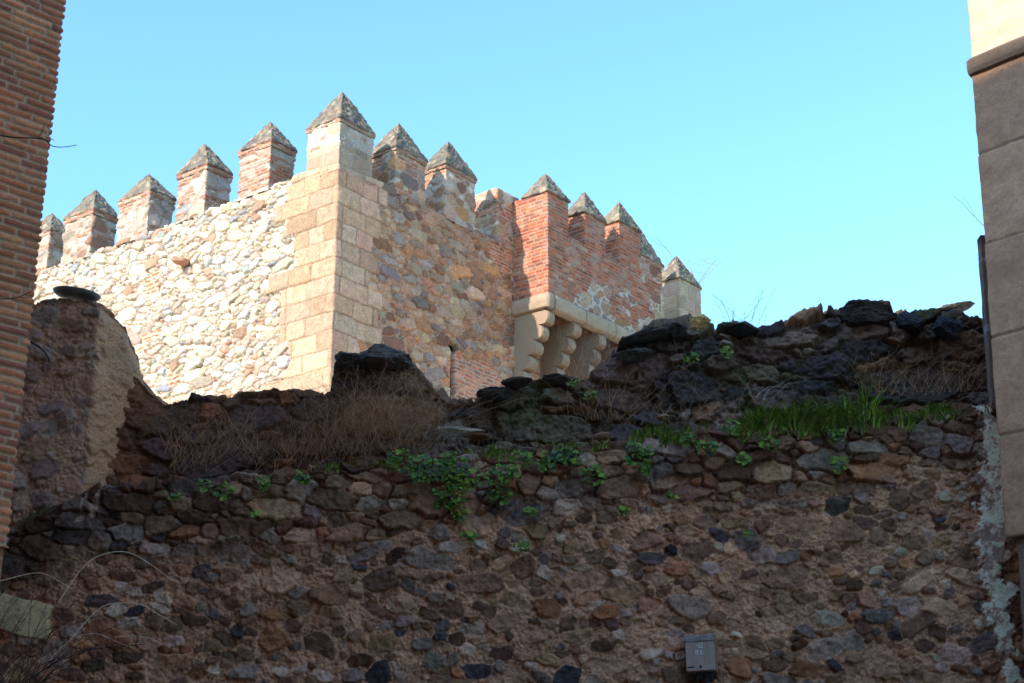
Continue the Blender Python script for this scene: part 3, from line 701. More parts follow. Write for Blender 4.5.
# ================================================================== SANDSTONE HOUSE (right)
def stone_house():
    YE = 11.55
    c0 = atY(986, 250, YE); E = c0[:2]
    az = R(-41); dn = -np.array([math.sin(az), math.cos(az)])    # from the far corner towards the viewer's right
    root = empty('sandstone_house', (E[0], E[1], 0)); inv = (-E[0], -E[1], 0)
    tag(root, 'pinkish sandstone block house at the right edge, with a stone string course', 'building')
    root.rotation_euler = (0, R(1.8), 0); root.location.x -= math.sin(R(1.8)) * 6.6
    nrm = np.array([-math.cos(az) * 1, math.sin(az)]);  # outward?
    nrm = np.array([-dn[1] * -1, dn[0] * -1]); 
    if nrm @ (-E) < 0: nrm = -nrm
    bk = -nrm
    L = 3.0
    zc = on_plane(970, 76, E, math.atan2(dn[0], dn[1]))[1]; zcb = zc
    zt = CAMZ + 0
    s_, zct = on_plane(973, 55, E, math.atan2(dn[0], dn[1])); s_, zstep = on_plane(1004, 540, E, math.atan2(dn[0], dn[1]))
    print('stone house E', E, 'cornice', zcb, zct, 'step', zstep)
    pts = [tuple(E + bk * .9), tuple(E), tuple(E + dn * L)]
    def body(name, z0, z1, inset, seed, pal, rh, bl, joint, mat=M_ash, du=.012, mort=(.42, .25, .17), voff=0):
        e0 = E + bk * inset + dn * inset
        pp = [tuple(e0 + bk * .9), tuple(e0), tuple(e0 + dn * L)]
        us = np.arange(0, plen(pp), du); vs = np.linspace(z0, z1, max(2, int((z1 - z0) / du)))
        S = Surf(us, vs, seed); S.courses(rh, (bl[0] * 30, bl[1] * 30), pal, mort, joint=joint, bev=.008, relief=(0, .008), warp=.006, rough=.005, jit=.07, mott=.22, v_off=voff, mlevel=-.006)
        S.H += .01 * fbm(S.U, S.V, 2.5, 4, seed + 5)
        S.mul(sst(fbm(S.U * .6, S.V * 1.6, 1.8, 4, seed + 7), .15, .6) * .5, (.66, .62, .6))
        pos, n = path_samples(pp, us, .02)
        V = np.stack([pos[None, :, 0] + n[None, :, 0] * S.H, pos[None, :, 1] + n[None, :, 1] * S.H, S.V], -1)
        o = mesh_obj(name, V, grid_faces(*V.shape[:2]), mat, root, S.C); o.location = inv; return o
    pk = [(.68, .375, .235), (.62, .345, .22), (.70, .39, .245), (.61, .335, .215)]
    body('stone_wall', zstep, zcb + .05, 0, 71, pk, .78, (.9, 1.5), .004, voff=zstep)
    body('base_wall', -1, zstep + .02, .05, 73, [(.27, .175, .135), (.25, .165, .13)], .8, (.9, 1.5), .004, voff=zstep)
    body('upper_wall', zct - .02, 17, .005, 75, [(.62, .52, .36), (.60, .50, .35)], 9, (40, 50), .002, du=.03)
    # string course: chamfered band
    k = [(-.02, zcb - .0), (.035, zcb + .02), (.045, zcb + .06), (.045, zct - .03), (.02, zct), (-.3, zct + .03)]
    us = np.arange(0, plen(pts), .03); pos, n = path_samples(pts, us, .001)
    V = [];
    for (o_, z) in k: 
        q = pos + n * (o_ + .004 * fbm(us, us * 0 + z, 6, 2, 3))[:, None]; V.append(np.column_stack([q, np.full(len(us), z) + .006 * fbm(us, us * 0 + z, 5, 2, 9)]))
    V = np.array(V); C = np.array((.16, .115, .09)) * (1 + .3 * fbm(np.tile(us, (len(k), 1)), V[..., 2], 6, 3, 12))[..., None] * np.ones((1, 1, 3))
    o = mesh_obj('string_course', V, grid_faces(*V.shape[:2]), M_ash, root, C, smooth=False); o.location = inv
    # solid core behind the skins
    core = [E + bk * .2 + dn * .2, E + dn * L * 4 + bk * .12, E + dn * L * 4 + bk * 6, E + bk * 6 + dn * .2]
    Vc = [(*p, z) for z in (-1, 16.9) for p in core]
    me = bpy.data.meshes.new('house_body'); me.from_pydata([tuple(map(float, v)) for v in Vc], [], [(0, 3, 2, 1), (4, 5, 6, 7), (0, 1, 5, 4), (1, 2, 6, 5), (2, 3, 7, 6), (3, 0, 4, 7)])
    me.materials.append(mat_plain('house_core', (.36, .27, .2), rough=.95, scale=2)); oc = bpy.data.objects.new('house_body', me); COL.objects.link(oc); oc.parent = root; oc.location = inv
    # narrow stone pilaster against the corner with pale joints
    Yp = 11.75; a = atY(980, 234, Yp); b2 = atY(990, 240, Yp); ztop = a[2]; w = (b2[0] - a[0])
    pp = [(a[0], Yp + .10), (a[0], Yp), (a[0] + w + .10, Yp), (a[0] + w + .10, Yp + .10)]
    us = np.arange(0, plen(pp), .01); zbot = atY(984, 402, Yp)[2]; vs = np.arange(zbot, ztop, .01); S = Surf(us, vs, 81)
    S.C[:] = (.21, .145, .12); S.H = .006 * fbm(S.U, S.V, 7, 4, 83); S.mul(sst(fbm(S.U, S.V, 3, 4, 85), -.1, .5) * .6, (.7, .68, .68))
    for yy, hw in ((258, .016), (327, .035)):
        zj = atY(984, yy, Yp)[2]; S.stain(sst(hw - np.abs(S.V - zj + .01 * fbm(S.U, S.V, 9, 2, 87)), 0, .006) * .85, (.32, .27, .25))
    S.mul(sst(S.V, ztop - .12, ztop - .02) * .9, (.25, .25, .27))
    pos, n = path_samples(pp, us, .02)
    V = np.stack([pos[None, :, 0] + n[None, :, 0] * S.H, pos[None, :, 1] + n[None, :, 1] * S.H, S.V], -1)
    lid = V[-1].copy(); lid[:, :2] = V[-1][:, :2].mean(0); V = np.concatenate([V, lid[None]]); C = np.concatenate([S.C, S.C[-1:]])
    o = mesh_obj('pilaster', V, grid_faces(*V.shape[:2]), M_ash, root, C); o.location = inv
stone_house()

# ================================================================== METER BOX
def add_box(bm_list, x0, x1, y0, y1, z0, z1):
    b = len(bm_list[0]); bm_list[0] += [(x0, y0, z0), (x1, y0, z0), (x1, y1, z0), (x0, y1, z0), (x0, y0, z1), (x1, y0, z1), (x1, y1, z1), (x0, y1, z1)]
    bm_list[1] += [tuple(b + i for i in f) for f in [(0, 3, 2, 1), (4, 5, 6, 7), (0, 1, 5, 4), (1, 2, 6, 5), (2, 3, 7, 6), (3, 0, 4, 7)]]
def boxes(name, lst, mat, parent=None, bevel=0):
    L = [[], []]
    for b in lst: add_box(L, *b)
    me = bpy.data.meshes.new(name); me.from_pydata([tuple(map(float, v)) for v in L[0]], [], L[1]); me.materials.append(mat)
    o = bpy.data.objects.new(name, me); COL.objects.link(o); o.parent = parent
    if bevel:
        m = o.modifiers.new('bev', 'BEVEL'); m.width = bevel; m.segments = 2
    return o
def meter_box():
    Yb = 11.86; a = atY(686, 671, Yb); b = atY(714, 634, Yb); w = (b[0] - a[0]); h = b[2] - a[2]
    r = empty('meter_box', ((a[0] + b[0]) / 2, Yb, a[2])); r.rotation_euler = (0, R(-1.5), R(-15))
    tag(r, 'small grey utility box marked U 01 fixed low on the rubble wall', 'meter box')
    g = mat_plain('grey_metal', (.38, .26, .19), rough=.55, metal=.0, var=.12); g2 = mat_plain('grey_cover', (.47, .35, .30), rough=.5, var=.10)
    boxes('case', [(-w / 2, w / 2, .02, .15, 0, h)], g, r, .006)
    boxes('cover', [(-w / 2 + .004, w / 2 - .004, 0, .022, .004, h * .80)], g2, r, .004)
    boxes('cover_rib', [(-w / 2 + w * f, -w / 2 + w * f + .003, -.003, .004, .05, h * .78) for f in (.27, .34, .66, .76, .82)], g2, r)
    boxes('hood', [(-w / 2 - .003, w / 2 + .003, -.006, .03, h * .80, h * .97)], mat_plain('scuffed_metal', (.30, .26, .26), rough=.6, var=.5, scale=60), r, .004)
    boxes('latch', [(-.006, .008, -.006, .004, .022, .04)], mat_plain('dark_hole', (.02, .02, .02)), r)
    boxes('name_plate', [(-w / 2 + .015, -w / 2 + .065, -.004, .004, .028, .036)], mat_plain('dark_plate', (.04, .04, .045)), r)
    white = mat_plain('white_mark', (.85, .82, .80), rough=.6)
    mk = []
    def U(x, z, s): mk.extend([(x, x + .006, -.005, .003, z, z + s), (x + .021, x + .027, -.005, .003, z, z + s), (x + .006, x + .021, -.005, .003, z, z + .006)])
    z1 = h * .62; U(-.004, z1, .032); mk.append((-.018, -.012, -.005, .003, z1 + .014, z1 + .019))
    z0 = h * .45; x = -.030                                                           # 0
    mk += [(x, x + .006, -.005, .003, z0, z0 + .028), (x + .014, x + .020, -.005, .003, z0, z0 + .028), (x + .006, x + .014, -.005, .003, z0, z0 + .006), (x + .006, x + .014, -.005, .003, z0 + .022, z0 + .028)]
    x = .008; mk += [(x, x + .007, -.005, .003, z0 + .005, z0 + .030), (x - .005, x + .012, -.005, .003, z0, z0 + .005), (x - .004, x, -.005, .003, z0 + .022, z0 + .027)]
    boxes('lettering', mk, white, r)
    boxes('bracket', [(-w * .12, -w * .02, .05, .10, -.05, 0), (w * .15, w * .35, .06, .12, -.06, 0)], mat_plain('bracket_dark', (.03, .03, .04)), r)
meter_box()
_c = atY(700, 671, 11.92)
def conduit():
    B = Buf()
    tube(B, [_c + np.array([-.02, 0, .01]), _c + np.array([-.02, .01, -.25]), _c + np.array([-.03, .03, -.8]), _c + np.array([-.03, .03, -1.9])], .008, .008, (.03, .03, .035), 8)
    tube(B, [_c + np.array([.05, 0, .01]), _c + np.array([.052, .01, -.25]), _c + np.array([.06, .03, -.8]), _c + np.array([.06, .03, -1.9])], .013, .013, (.05, .06, .10), 8)
    o = B.obj('power_cable', M_dry, origin=tuple(_c)); tag(o, 'dark cables running down from under the grey utility box', 'cable')

# ================================================================== METAL DISH on the wall stub
def dish():
    Yd = 12.45; c = atY(73, 294, Yd); c2 = atY(52, 291, Yd); rad = (atY(98, 294, Yd)[0] - atY(51, 294, Yd)[0]) / 2
    prof = [(0, .015), (.5, .018), (.86, .03), (.97, .06), (1.0, .10), (1.02, .10), (.99, .075), (.9, .045), (.5, .035), (0, .032)]
    n = 40; V = []
    for (r_, z) in prof:
        for k in range(n):
            t = 2 * math.pi * k / n; V.append((rad * r_ * math.cos(t), rad * r_ * math.sin(t), z))
    V = np.array(V).reshape(len(prof), n, 3)
    V[..., 2] *= .45
    o = mesh_obj('metal_basin', V, grid_faces(len(prof), n, True), mat_plain('dull_zinc', (.20, .205, .205), rough=.5, metal=.2, var=.25, scale=8))
    o.location = (c[0], Yd + .10, c[2] + .00); o.rotation_euler = (R(4), R(6), 0)
    tag(o, 'shallow grey metal basin lying on top of the wall stub', 'basin')
dish()

# ================================================================== VEGETATION
class Buf:
    def __init__(s): s.V = []; s.F = []; s.C = []
    def add(s, V, Fq, c):
        b = len(s.V); s.V += [tuple(v) for v in V]; s.F += [tuple(i + b for i in f) for f in Fq]; s.C += [tuple(c)] * len(V)
    def obj(s, name, mat, origin=(0, 0, 0), parent=None):
        me = bpy.data.meshes.new(name); o3 = np.array(origin)
        me.from_pydata([tuple(map(float, np.array(v) - o3)) for v in s.V], [], s.F)
        at = me.color_attributes.new('Col', 'FLOAT_COLOR', 'POINT'); a = np.ones((len(s.V), 4)); a[:, :3] = np.array(s.C); at.data.foreach_set('color', a.ravel())
        me.materials.append(mat); o = bpy.data.objects.new(name, me); COL.objects.link(o); o.location = origin
        if parent: o.parent = parent
        return o
def tube(B, pts, r0, r1, c, ns=3):
    pts = np.array(pts); n = len(pts); V = []; Fq = []
    for i in range(n):
        d = pts[min(i + 1, n - 1)] - pts[max(i - 1, 0)]; d = d / (np.linalg.norm(d) + 1e-9)
        a = np.cross(d, (0.3, 1, .2)); a /= np.linalg.norm(a) + 1e-9; b = np.cross(d, a); r = r0 + (r1 - r0) * i / (n - 1)
        for k in range(ns):
            t = 2 * math.pi * k / ns; V.append(pts[i] + a * r * math.cos(t) + b * r * math.sin(t))
    for i in range(n - 1):
        for k in range(ns): Fq.append((i * ns + k, i * ns + (k + 1) % ns, (i + 1) * ns + (k + 1) % ns, (i + 1) * ns + k))
    B.add(V, Fq, c)
def blade(B, p, h, lean, w, c):
    p = np.array(p); d = np.array([lean[0], lean[1], 0]); side = np.array([-lean[1] + random.uniform(-.6, .6), lean[0] + .01, 0]); side = np.array([1, .0, 0]) if np.linalg.norm(side) < .01 else side / np.linalg.norm(side)
    side = side * .5 + np.array([.8, 0, 0]); V = []
    for t, ww in ((0, 1), (.4, .9), (.75, .55), (1, .05)):
        q = p + d * h * t * t + np.array([0, 0, h * (t - .35 * t * t * np.hypot(*lean))]); V += [q - side * w * ww, q + side * w * ww]
    B.add(V, [(0, 1, 3, 2), (2, 3, 5, 4), (4, 5, 7, 6)], c)
conduit()
rnd = random.Random(9)
greens = [(.14, .26, .02), (.20, .34, .03), (.08, .15, .018), (.27, .38, .045), (.30, .33, .07)]
def jc(c, s=.2):
    k = 1 + rnd.uniform(-s, s); return (c[0] * k, c[1] * k, c[2] * k)
# grass along the ledge: uncountable
def grass():
    B = Buf()
    cl = {}
    def patch(px0, px1, n, h0, h1, dens=None, yoff=0, tuft=26):
        for _ in range(max(1, n // tuft)):
            pc = rnd.uniform(px0, px1); xc = atY(pc, 420, 12.1)[0]; yc = rnd.choice((rnd.uniform(11.97, 12.1), rnd.uniform(12.0, 12.5), rnd.uniform(12.0, 12.5))); hh = rnd.uniform(h0, h1); sprd = rnd.uniform(.015, .05); ln = rnd.gauss(0, .35)
            dry = rnd.random() < .14; zj = rnd.uniform(-.09, .02) if yc < 12.05 else 0
            if rnd.random() < .12: hh *= 1.7
            for _ in range(int(tuft * rnd.uniform(.4, 1.6))):
                x = xc + rnd.gauss(0, sprd); y = yc + rnd.gauss(0, .03); z = float(zlo(x)) - .015 + zj + max(0, y - 12) * .10 - max(0, 12 - y) * .9 + yoff
                h = hh * rnd.uniform(.5, 1.15)
                blade(B, (x, y, z), h, (ln + rnd.gauss(0, .6), rnd.gauss(-.45, .5)), rnd.uniform(.0025, .0060), jc(rnd.choice(greens), .3) if not (dry or rnd.random() < .08) else jc((.24, .19, .09)))
    patch(735, 960, 1500, .04, .15); patch(752, 870, 1900, .12, .27); patch(700, 780, 300, .03, .1); patch(880, 985, 500, .04, .12)
    patch(630, 690, 1100, .05, .14); patch(470, 510, 500, .05, .11); patch(540, 600, 400, .04, .10); patch(380, 420, 350, .04, .10); patch(280, 400, 260, .03, .07)
    for _ in range(260):
        px = rnd.gauss(38, 9); x = atY(px, 500, 12.1)[0]; blade(B, (x, 12.0 + rnd.uniform(-.1, .25), float(zlo(x)) - .03), rnd.uniform(.03, .1), (rnd.gauss(.2, .4), rnd.gauss(-.5, .3)), .003, jc((.12, .12, .05)))
    o = B.obj('grass', M_leaf); tag(o, 'fresh green grass growing along the ledge of the wall', 'grass', kind='stuff')
grass()
# creeping turf of moss and litter on the ledge
def pennywort(px, py, r_px, k, n):
    Y = 11.93; up = py < 425
    c = atY(px, py, 12.62 if up else Y); B = Buf(); r = r_px / 1600 * 12.6; base = c + np.array([0, .03, -.0])
    for i in range(n):
        while True:
            dx, dz = rnd.uniform(-1, 1), rnd.uniform(-1, 1)
            if dx * dx + dz * dz < 1: break
        ctr = c + np.array([dx * r * .9, -.02 - .05 * rnd.random(), dz * r * .75])
        rad = rnd.choice((rnd.uniform(.006, .013), rnd.uniform(.012, .028))); nn = np.array([rnd.gauss(0, .45), -1, rnd.gauss(.7, .4)]); nn /= np.linalg.norm(nn)
        a = np.cross(nn, (0, 0, 1)); a /= np.linalg.norm(a); b = np.cross(nn, a); m = 11; V = [ctr - nn * rad * .22]
        for j in range(m):
            t = 2 * math.pi * j / m; rr = rad * (1 + .09 * (j % 2) - (.35 if j == 0 else 0)); V.append(ctr + a * rr * math.cos(t) + b * rr * math.sin(t))
        Fq = [(0, 1 + j, 1 + (j + 1) % m) for j in range(m)]
        B.add(V, Fq, jc(rnd.choice([(.075, .16, .015), (.11, .21, .02), (.15, .25, .022), (.20, .27, .025), (.05, .10, .015)]), .25))
        if i % 2 == 0: tube(B, [ctr - nn * rad * .2, ctr * .5 + base * .5 + np.array([0, -.01, -.01]), base], .0012, .0014, jc((.10, .13, .04)))
    o = B.obj('pennywort', M_leaf, origin=tuple(c)); return o
pw = [(401, 461, 15), (424, 471, 19), (453, 468, 20), (466, 481, 17), (448, 497, 18), (459, 512, 14), (503, 477, 18), (500, 497, 13), (521, 459, 13), (530, 512, 8), (550, 462, 15),
      (470, 537, 9), (521, 546, 8), (304, 479, 10), (263, 486, 11), (572, 457, 15), (593, 477, 14), (637, 456, 17), (645, 470, 9), (688, 441, 9), (706, 449, 11),
      (730, 431, 12), (768, 445, 11), (742, 460, 8), (747, 534, 5), (624, 512, 6), (671, 497, 6), (227, 493, 12), (176, 497, 7), (205, 487, 8), (256, 515, 5), (836, 438, 11), (838, 466, 10), (856, 418, 12), (725, 354, 9), (691, 359, 9), (572, 386, 7), (590, 398, 8), (940, 418, 9)]
pw.sort()
ordn = ['first', 'second', 'third', 'fourth', 'fifth', 'sixth', 'seventh', 'eighth', 'ninth', 'tenth', 'eleventh', 'twelfth', 'thirteenth', 'fourteenth', 'fifteenth', 'sixteenth', 'seventeenth', 'eighteenth', 'nineteenth', 'twentieth']
ordn += ['twenty-' + w for w in ordn[:9]] + ['thirtieth'] + ['thirty-' + w for w in ordn[:9]]
for i, (x, y, r) in enumerate(pw):
    o = pennywort(x, y, r, i, int(6 + r * r * .22))
    size = 'broad' if r >= 15 else 'small' if r < 9 else 'middling'
    where = 'in the upper wall' if y < 400 else 'low on the wall' if y > 505 else 'on the ledge'
    tag(o, f'{size} round-leaved pennywort clump {where}, {ordn[i]} clump from the left', 'plant', group='pennywort clumps on the old wall')

def dry_plant(name, label, roots, n, h, spread, cols, cat='dry plant', droop=.3, r=.0016, Y=12.5, branch=0, group='dead weeds on the ruined wall', lean=(0, 0), zjit=.0):
    B = Buf(); c0 = atY(*roots[0], Y)
    for i in range(n):
        a = roots[i % len(roots)]; t = rnd.random()
        p = atY(a[0] + rnd.gauss(0, spread), a[1] + rnd.uniform(-zjit, zjit), Y + rnd.uniform(-.12, .12))
        H = h * rnd.uniform(.45, 1.1); dx = rnd.gauss(lean[0], .5); dy = rnd.gauss(lean[1], .3); pts = []; m = 9
        kx = rnd.uniform(-1, 1) * droop; ph = rnd.uniform(0, 6)
        for k in range(m):
            s = k / (m - 1); pts.append(p + np.array([dx * H * s + kx * H * s * s + .015 * H * math.sin(ph + s * 9), dy * H * s - droop * .4 * H * s * s, H * (s - droop * s ** 3 * rnd.uniform(.4, .9))]))
        c = jc(rnd.choice(cols)); tube(B, pts, r * rnd.uniform(.7, 1.3), r * .35, c)
        for b in range(branch):
            k = rnd.randint(2, m - 2); q = pts[k]; L = H * rnd.uniform(.12, .35); d = np.array([rnd.gauss(0, .7), rnd.gauss(0, .3), rnd.uniform(.3, 1)])
            tube(B, [q, q + d * L * .5, q + d * L + np.array([0, 0, L * .25])], r * .5, r * .25, c)
    o = B.obj(name, M_dry, origin=tuple(c0)); tag(o, label, cat, group=group); return o
tan = [(.46, .22, .10), (.58, .32, .17), (.30, .13, .07), (.66, .42, .24)]
pale = [(.42, .36, .28), (.5, .44, .36), (.3, .25, .18)]
dark = [(.05, .035, .03), (.08, .05, .04)]
dry_plant('dry_grass', 'large brown tangle of dry grass below the raised stone lump of the crest', [(352, 445), (372, 447), (392, 445), (345, 430), (405, 440), (415, 430), (380, 420), (340, 448), (425, 446)], 480, .55, 15, tan, droop=.5, Y=12.35, branch=1, zjit=12)
dry_plant('dry_grass', 'thin dry stems hanging over the dark wall near its left end', [(185, 455), (200, 460), (215, 450), (240, 450)], 150, .48, 14, tan, droop=.6, Y=12.4, zjit=14)
dry_plant('dry_grass', 'sparse upright dry stems left of the big brown tangle', [(265, 460), (290, 458), (310, 455), (330, 452)], 200, .46, 14, tan, droop=.5, Y=12.4, zjit=14)
dry_plant('dry_grass', 'pale wispy dry tuft on the ledge beside the flat pale slab', [(440, 440), (455, 446)], 60, .25, 10, pale, droop=.9, Y=12.3)
dry_plant('dead_weed', 'leafless brown weed standing before the stepped stones under the corbels', [(590, 420), (606, 420), (625, 425)], 34, .6, 10, tan, droop=.35, Y=12.4, branch=3)
dry_plant('dead_weed', 'bushy dry weed growing between the corbels above the crest', [(592, 375), (580, 378), (604, 368)], 46, .50, 7, pale + tan, droop=.35, Y=12.95, branch=4, r=.0022)
dry_plant('dead_weed', 'pale bleached twiggy weed bent over the grassy ledge', [(755, 398), (764, 400)], 12, .28, 5, pale, droop=.9, Y=12.3, branch=2, r=.0022)
dry_plant('dead_weed', 'arching dry stems fanning above the grass near the right end', [(880, 392), (900, 395), (920, 392)], 70, .45, 14, tan, droop=.55, Y=12.35, branch=1, lean=(-.15, 0))
dry_plant('dead_weed', 'short dry stems between the sandstone house and the arching stems', [(940, 390), (955, 392), (965, 390)], 60, .40, 9, tan + dark, droop=.6, Y=12.4, branch=1)
dry_plant('dead_weed', 'few tall dry stalks rising from the middle of the ledge', [(665, 425), (690, 420), (715, 415)], 26, .42, 12, tan + pale, droop=.35, Y=12.4, branch=2)
dry_plant('dead_weed', 'pale feathery dead stalks against the sky on the crest, right of the last merlon', [(738, 334)], 22, .42, 10, [(.6, .56, .48), (.45, .4, .34), (.16, .14, .14)], droop=.25, Y=13.0, branch=4, r=.0018)
dry_plant('dead_weed', 'single pale forked stalk tallest against the sky on the crest', [(768, 332)], 1, .40, 3, [(.75, .72, .62)], droop=.12, Y=13.0, branch=4, r=.0022)
dry_plant('dead_weed', 'tiny dark twig on the crest hump right of the pale stalks', [(841, 307)], 3, .16, 3, dark, droop=.3, Y=12.95, branch=1, r=.0012)
dry_plant('dead_weed', 'bare grey sapling twigs behind the last merlon', [(690, 290), (694, 290)], 9, 1.6, 5, [(.2, .17, .16)], droop=.2, Y=45, branch=4, r=.010, lean=(.2, 0))
# twig out of the sandstone house
def twig(name, label, pxs, Y, r, col, subs=(), cat='twig', group=None):
    B = Buf()
    def curve(ps, r_):
        P3 = np.array([atY(x, y, Y + dy) for x, y, dy in ps]); m = 24; t = np.linspace(0, len(ps) - 1, m)
        Q = []
        for tt in t:
            i = min(int(tt), len(ps) - 2); f = tt - i; p0 = P3[max(i - 1, 0)]; p1 = P3[i]; p2 = P3[i + 1]; p3 = P3[min(i + 2, len(ps) - 1)]
            Q.append(.5 * ((2 * p1) + (-p0 + p2) * f + (2 * p0 - 5 * p1 + 4 * p2 - p3) * f * f + (-p0 + 3 * p1 - 3 * p2 + p3) * f ** 3))
        tube(B, Q, r_, r_ * .4, col, ns=5)
    curve(pxs, r)
    for s in subs: curve(s, r * .6)
    o = B.obj(name, M_dry, origin=tuple(atY(pxs[0][0], pxs[0][1], Y + pxs[0][2]))); tag(o, label, cat, group=group)
twig('twig', 'thin bare twig sticking out of the sandstone house into the sky', [(984, 226, 0), (972, 214, 0), (962, 203, 0), (952, 195, 0)], 11.6, .0022, (.10, .06, .06), [[(975, 217, 0), (968, 203, 0), (961, 194, 0)]])
twig('branch', 'dark budding twig crossing the brick house and poking into the sky', [(-20, 132, 0), (10, 137, 0), (30, 138, 0), (44, 139, 0), (52, 146, 0), (64, 147, 0), (77, 145, 0)], 7.2, .0042, (.045, .03, .03), [[(38, 138, 0), (43, 130, 0), (44, 125, 0)], [(47, 142, 0), (52, 139, 0), (54, 141, 0)]], 'branch')
twig('branch', 'lower dark twig lying across the brick house', [(-20, 298, 0), (5, 299, 0), (18, 297, 0), (28, 293, 0), (34, 290, 0)], 7.2, .0032, (.05, .035, .03), [[(20, 297, 0), (29, 298, 0)]], 'branch')
twig('iron_bar', 'short dark bent iron bar sticking out of the wall stub', [(31, 342, .0), (39, 347, -.05), (46, 354, -.08), (50, 362, -.05)], 12.32, .010, (.02, .02, .022), (), 'iron bar')
for i, (lab, ps) in enumerate([('highest pale arching stem above the shrub', [(60, 600, 0), (85, 565, 0), (108, 553, 0), (130, 553, 0), (150, 564, 0), (172, 580, 0), (179, 581, 0)]),
                ('leftmost pale arching stem beside the brick house', [(-15, 585, 0), (8, 579, 0), (35, 573, 0), (52, 577, 0), (75, 592, 0)]),
                ('middle pale arching stem over the dark rubble', [(70, 640, 0), (100, 608, 0), (125, 603, 0), (142, 605, 0), (160, 615, 0), (177, 625, 0)]),
                ('lowest pale arching stem near the bottom edge', [(50, 660, 0), (62, 647, 0), (80, 636, 0), (98, 634, 0), (115, 641, 0), (130, 647, 0)]),
                ('short pale stem lying furthest from the brick house', [(115, 637, 0), (132, 636, 0), (145, 637, 0), (158, 641, 0)])]):
    twig('arching_stem', lab, ps, 11.1, .0042 if i < 3 else .0026, (.80, .64, .48), (), 'stem', 'pale arching stems in the lower corner')
def shrub():
    B = Buf(); c = atY(20, 700, 11.2)
    for i in range(46):
        x0 = rnd.uniform(-40, 30); a = rnd.uniform(.25, 1.0); L = rnd.uniform(60, 190)
        ps = [(x0, 720)]; x, y = x0, 720; ang = rnd.uniform(50, 100)
        for k in range(6):
            x += L / 6 * math.cos(R(ang)); y -= L / 6 * math.sin(R(ang)); ang -= rnd.uniform(2, 14); ps.append((x, y))
        P3 = [atY(px, py, 11.2 + .25 * math.sin(i) + .02 * k) for k, (px, py) in enumerate(ps)]
        col = jc(rnd.choice([(.03, .02, .02), (.11, .045, .035), (.16, .07, .05)])); tube(B, P3, rnd.uniform(.003, .006), .0015, col, 4)
        for b in range(4):
            k = rnd.randint(2, 5); q = P3[k]; d = np.array([rnd.gauss(.3, .5), rnd.gauss(0, .3), rnd.gauss(.2, .4)]); l = rnd.uniform(.05, .22)
            tube(B, [q, q + d * l * .5, q + d * l + np.array([0, 0, -.1 * l])], .0014, .0007, col)
    o = B.obj('bare_shrub', M_dry, origin=tuple(c)); tag(o, 'leafless dark red-brown shrub in the bottom corner under the brick house', 'shrub')
shrub()

# loose stones
def rock(px, py, Y, s, seed, col, label, rot=(0, 0, 0), name='loose_stone'):
    o = blob(name, *s, seed, M_near, col, sub=5, cuts=14, noise=.2); c = atY(px, py, Y); o.location = tuple(c); o.rotation_euler = tuple(R(a) for a in rot)
    tag(o, label, 'stone', group='loose stones on the ruined wall')
rock(697, 327, 12.75, (.13, .14, .10), 5, (.46, .29, .12), 'ochre broken stone at the crest beside the last merlon', (0, -12, 20))  # ochre stone, its colour brightened to stand in for sunlight
rock(676, 330, 12.7, (.12, .14, .085), 6, (.05, .045, .045), 'black stone leaning against the ochre broken stone', (0, 20, 0))
rock(640, 338, 12.65, (.26, .2, .055), 7, (.07, .06, .055), 'long dark slab capping the step under the corbels', (0, -14, 5))
rock(631, 357, 12.6, (.17, .15, .07), 8, (.08, .065, .06), 'dark block under the long dark slab', (0, -6, 9))
rock(560, 380, 12.7, (.15, .15, .045), 9, (.09, .08, .075), 'flat grey stone on the crest below the third corbel', (0, 3, 0))
rock(517, 383, 12.65, (.14, .15, .04), 10, (.085, .06, .05), 'flat brown stone on the crest below the first corbel', (0, -3, 0))
rock(497, 394, 12.6, (.18, .16, .05), 12, (.05, .045, .045), 'dark slab at the low left start of the stepped stones', (0, -6, 8))
rock(455, 432, 12.35, (.24, .12, .045), 13, (.30, .23, .18), 'flat pale pinkish slab lying on the ledge', (0, -5, 4), 'stone_slab')
rock(480, 437, 12.25, (.1, .1, .02), 14, (.22, .12, .07), 'small brown tile piece beside the flat pale slab', (0, 0, 0))
rock(385, 358, 12.7, (.30, .22, .10), 15, (.07, .06, .055), 'big dark lump of masonry raised above the dry grass tangle', (0, 4, 0))
rock(350, 362, 12.68, (.16, .2, .07), 16, (.06, .055, .055), 'dark stone overhanging the left side of the raised lump', (0, -5, 0))
rock(868, 318, 12.75, (.28, .25, .14), 17, (.045, .035, .03), 'large blocky dark stone on top of the right crest hump', (0, 0, 0))
rock(912, 325, 12.72, (.13, .2, .13), 18, (.03, .03, .038), 'blue-black angular stone right of the crest hump', (0, 30, 0))
rock(945, 330, 12.75, (.19, .2, .13), 19, (.035, .04, .055), 'blue-black block near the sandstone house', (0, 3, 0))
rock(948, 311, 13.0, (.22, .2, .035), 20, (.50, .47, .42), 'slab on the crest next to the sandstone house, coloured pale as if sunlit', (0, -9, 0), 'stone_slab')  # pale colour stands in for sunlight on the slab
rock(745, 330, 12.7, (.15, .17, .07), 21, (.045, .042, .045), 'dark rounded stone under the pale feathery stalks', (0, 4, 0))
rock(663, 417, 12.2, (.045, .06, .03), 22, (.24, .13, .08), 'small orange stone on the ledge beside the green grass', (0, 0, 0))
rock(706, 419, 12.1, (.05, .06, .03), 24, (.22, .12, .08), 'small reddish stone on the ledge, middle of the wall', (0, 6, 0))
rock(604, 437, 12.1, (.08, .08, .035), 25, (.26, .14, .09), 'red-brown rounded stone on the lip of the ledge', (0, -4, 0))

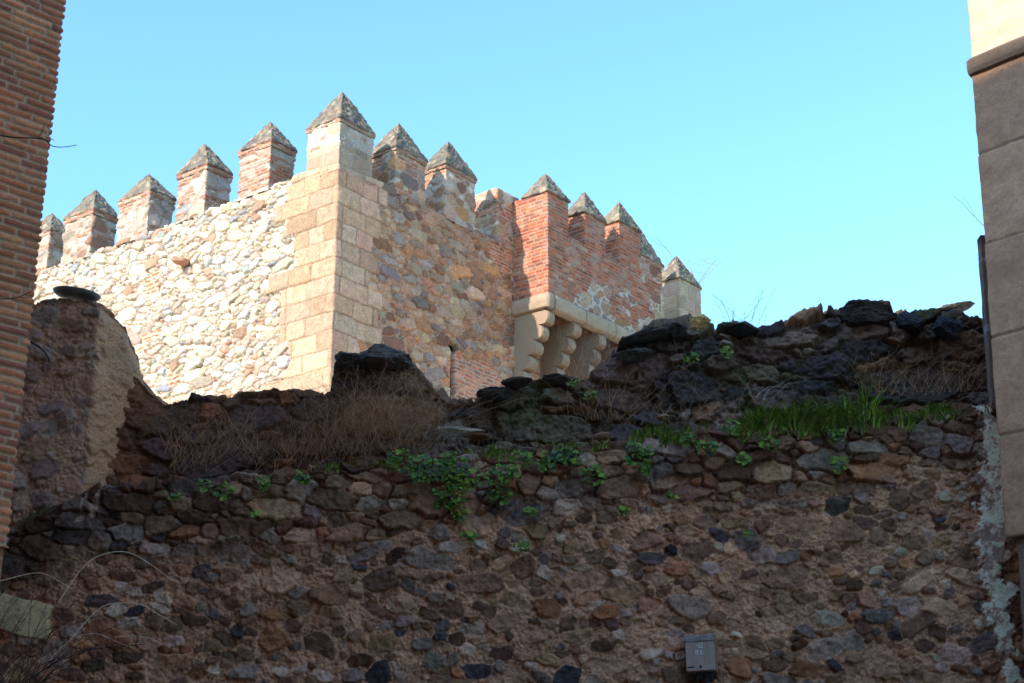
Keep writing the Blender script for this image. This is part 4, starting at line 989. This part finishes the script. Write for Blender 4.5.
# ================================================================== GROUND
def plane_grid(name, x0, x1, y0, y1, zf, nx, ny, mat):
    xs = np.linspace(x0, x1, nx); ys = np.linspace(y0, y1, ny); X, Y = np.meshgrid(xs, ys); Z = zf(X, Y)
    return mesh_obj(name, np.stack([X, Y, Z], -1), grid_faces(ny, nx), mat)
g = plane_grid('ground', -1500, 1500, -1500, 1500, lambda x, y: 0 * x, 3, 3, mat_plain('street_cobble', (.20, .17, .14), rough=.95, scale=6)); tag(g, kind='structure')
t = plane_grid('bounce_terrace', -45, 60, 13.3, 80, lambda x, y: np.clip(4.4 + (y - 13.3) * .22, 4.4, 8.6) + .2 * fbm(x, y, .2, 3, 4), 80, 60, mat_plain('bounce_earth', (.36, .28, .19), rough=1, scale=2)); tag(t, kind='structure')  # unseen earth slope added to bounce warm sunlight onto the tower's right face

# ================================================================== LIGHT
SUN_AZ, SUN_EL = 45.0, 31.0          # azimuth the light travels towards (from +Y clockwise)
sun = bpy.data.lights.new('sun', 'SUN'); sun.energy = 2.3; sun.angle = R(.53); sun.color = (1, .93, .82)
so = bpy.data.objects.new('sun', sun); COL.objects.link(so)
from mathutils import Vector
Ld = Vector((math.sin(R(SUN_AZ)) * math.cos(R(SUN_EL)), math.cos(R(SUN_AZ)) * math.cos(R(SUN_EL)), -math.sin(R(SUN_EL))))
so.rotation_euler = Ld.to_track_quat('-Z', 'Y').to_euler()
w = bpy.data.worlds.new('World'); SC.world = w; w.use_nodes = True; nt = w.node_tree; bg = nt.nodes['Background']
sky = nt.nodes.new('ShaderNodeTexSky'); sky.sky_type = 'NISHITA'; sky.sun_disc = False; sky.sun_elevation = R(SUN_EL); sky.sun_rotation = R(SUN_AZ + 180)
sky.air_density = 1.0; sky.dust_density = .6; sky.ozone_density = 1.5
tint = nt.nodes.new('ShaderNodeVectorMath'); tint.operation = 'MULTIPLY'; tint.inputs[1].default_value = (.62, .90, 1.0)
nt.links.new(sky.outputs[0], tint.inputs[0]); nt.links.new(tint.outputs[0], bg.inputs[0]); bg.inputs[1].default_value = .15
SC.view_settings.view_transform = 'Standard'; SC.view_settings.look = 'None'; SC.view_settings.exposure = 1.7; SC.view_settings.gamma = 1
SC.cycles.max_bounces = 6; SC.cycles.diffuse_bounces = 4
SC.cycles.use_denoising = True
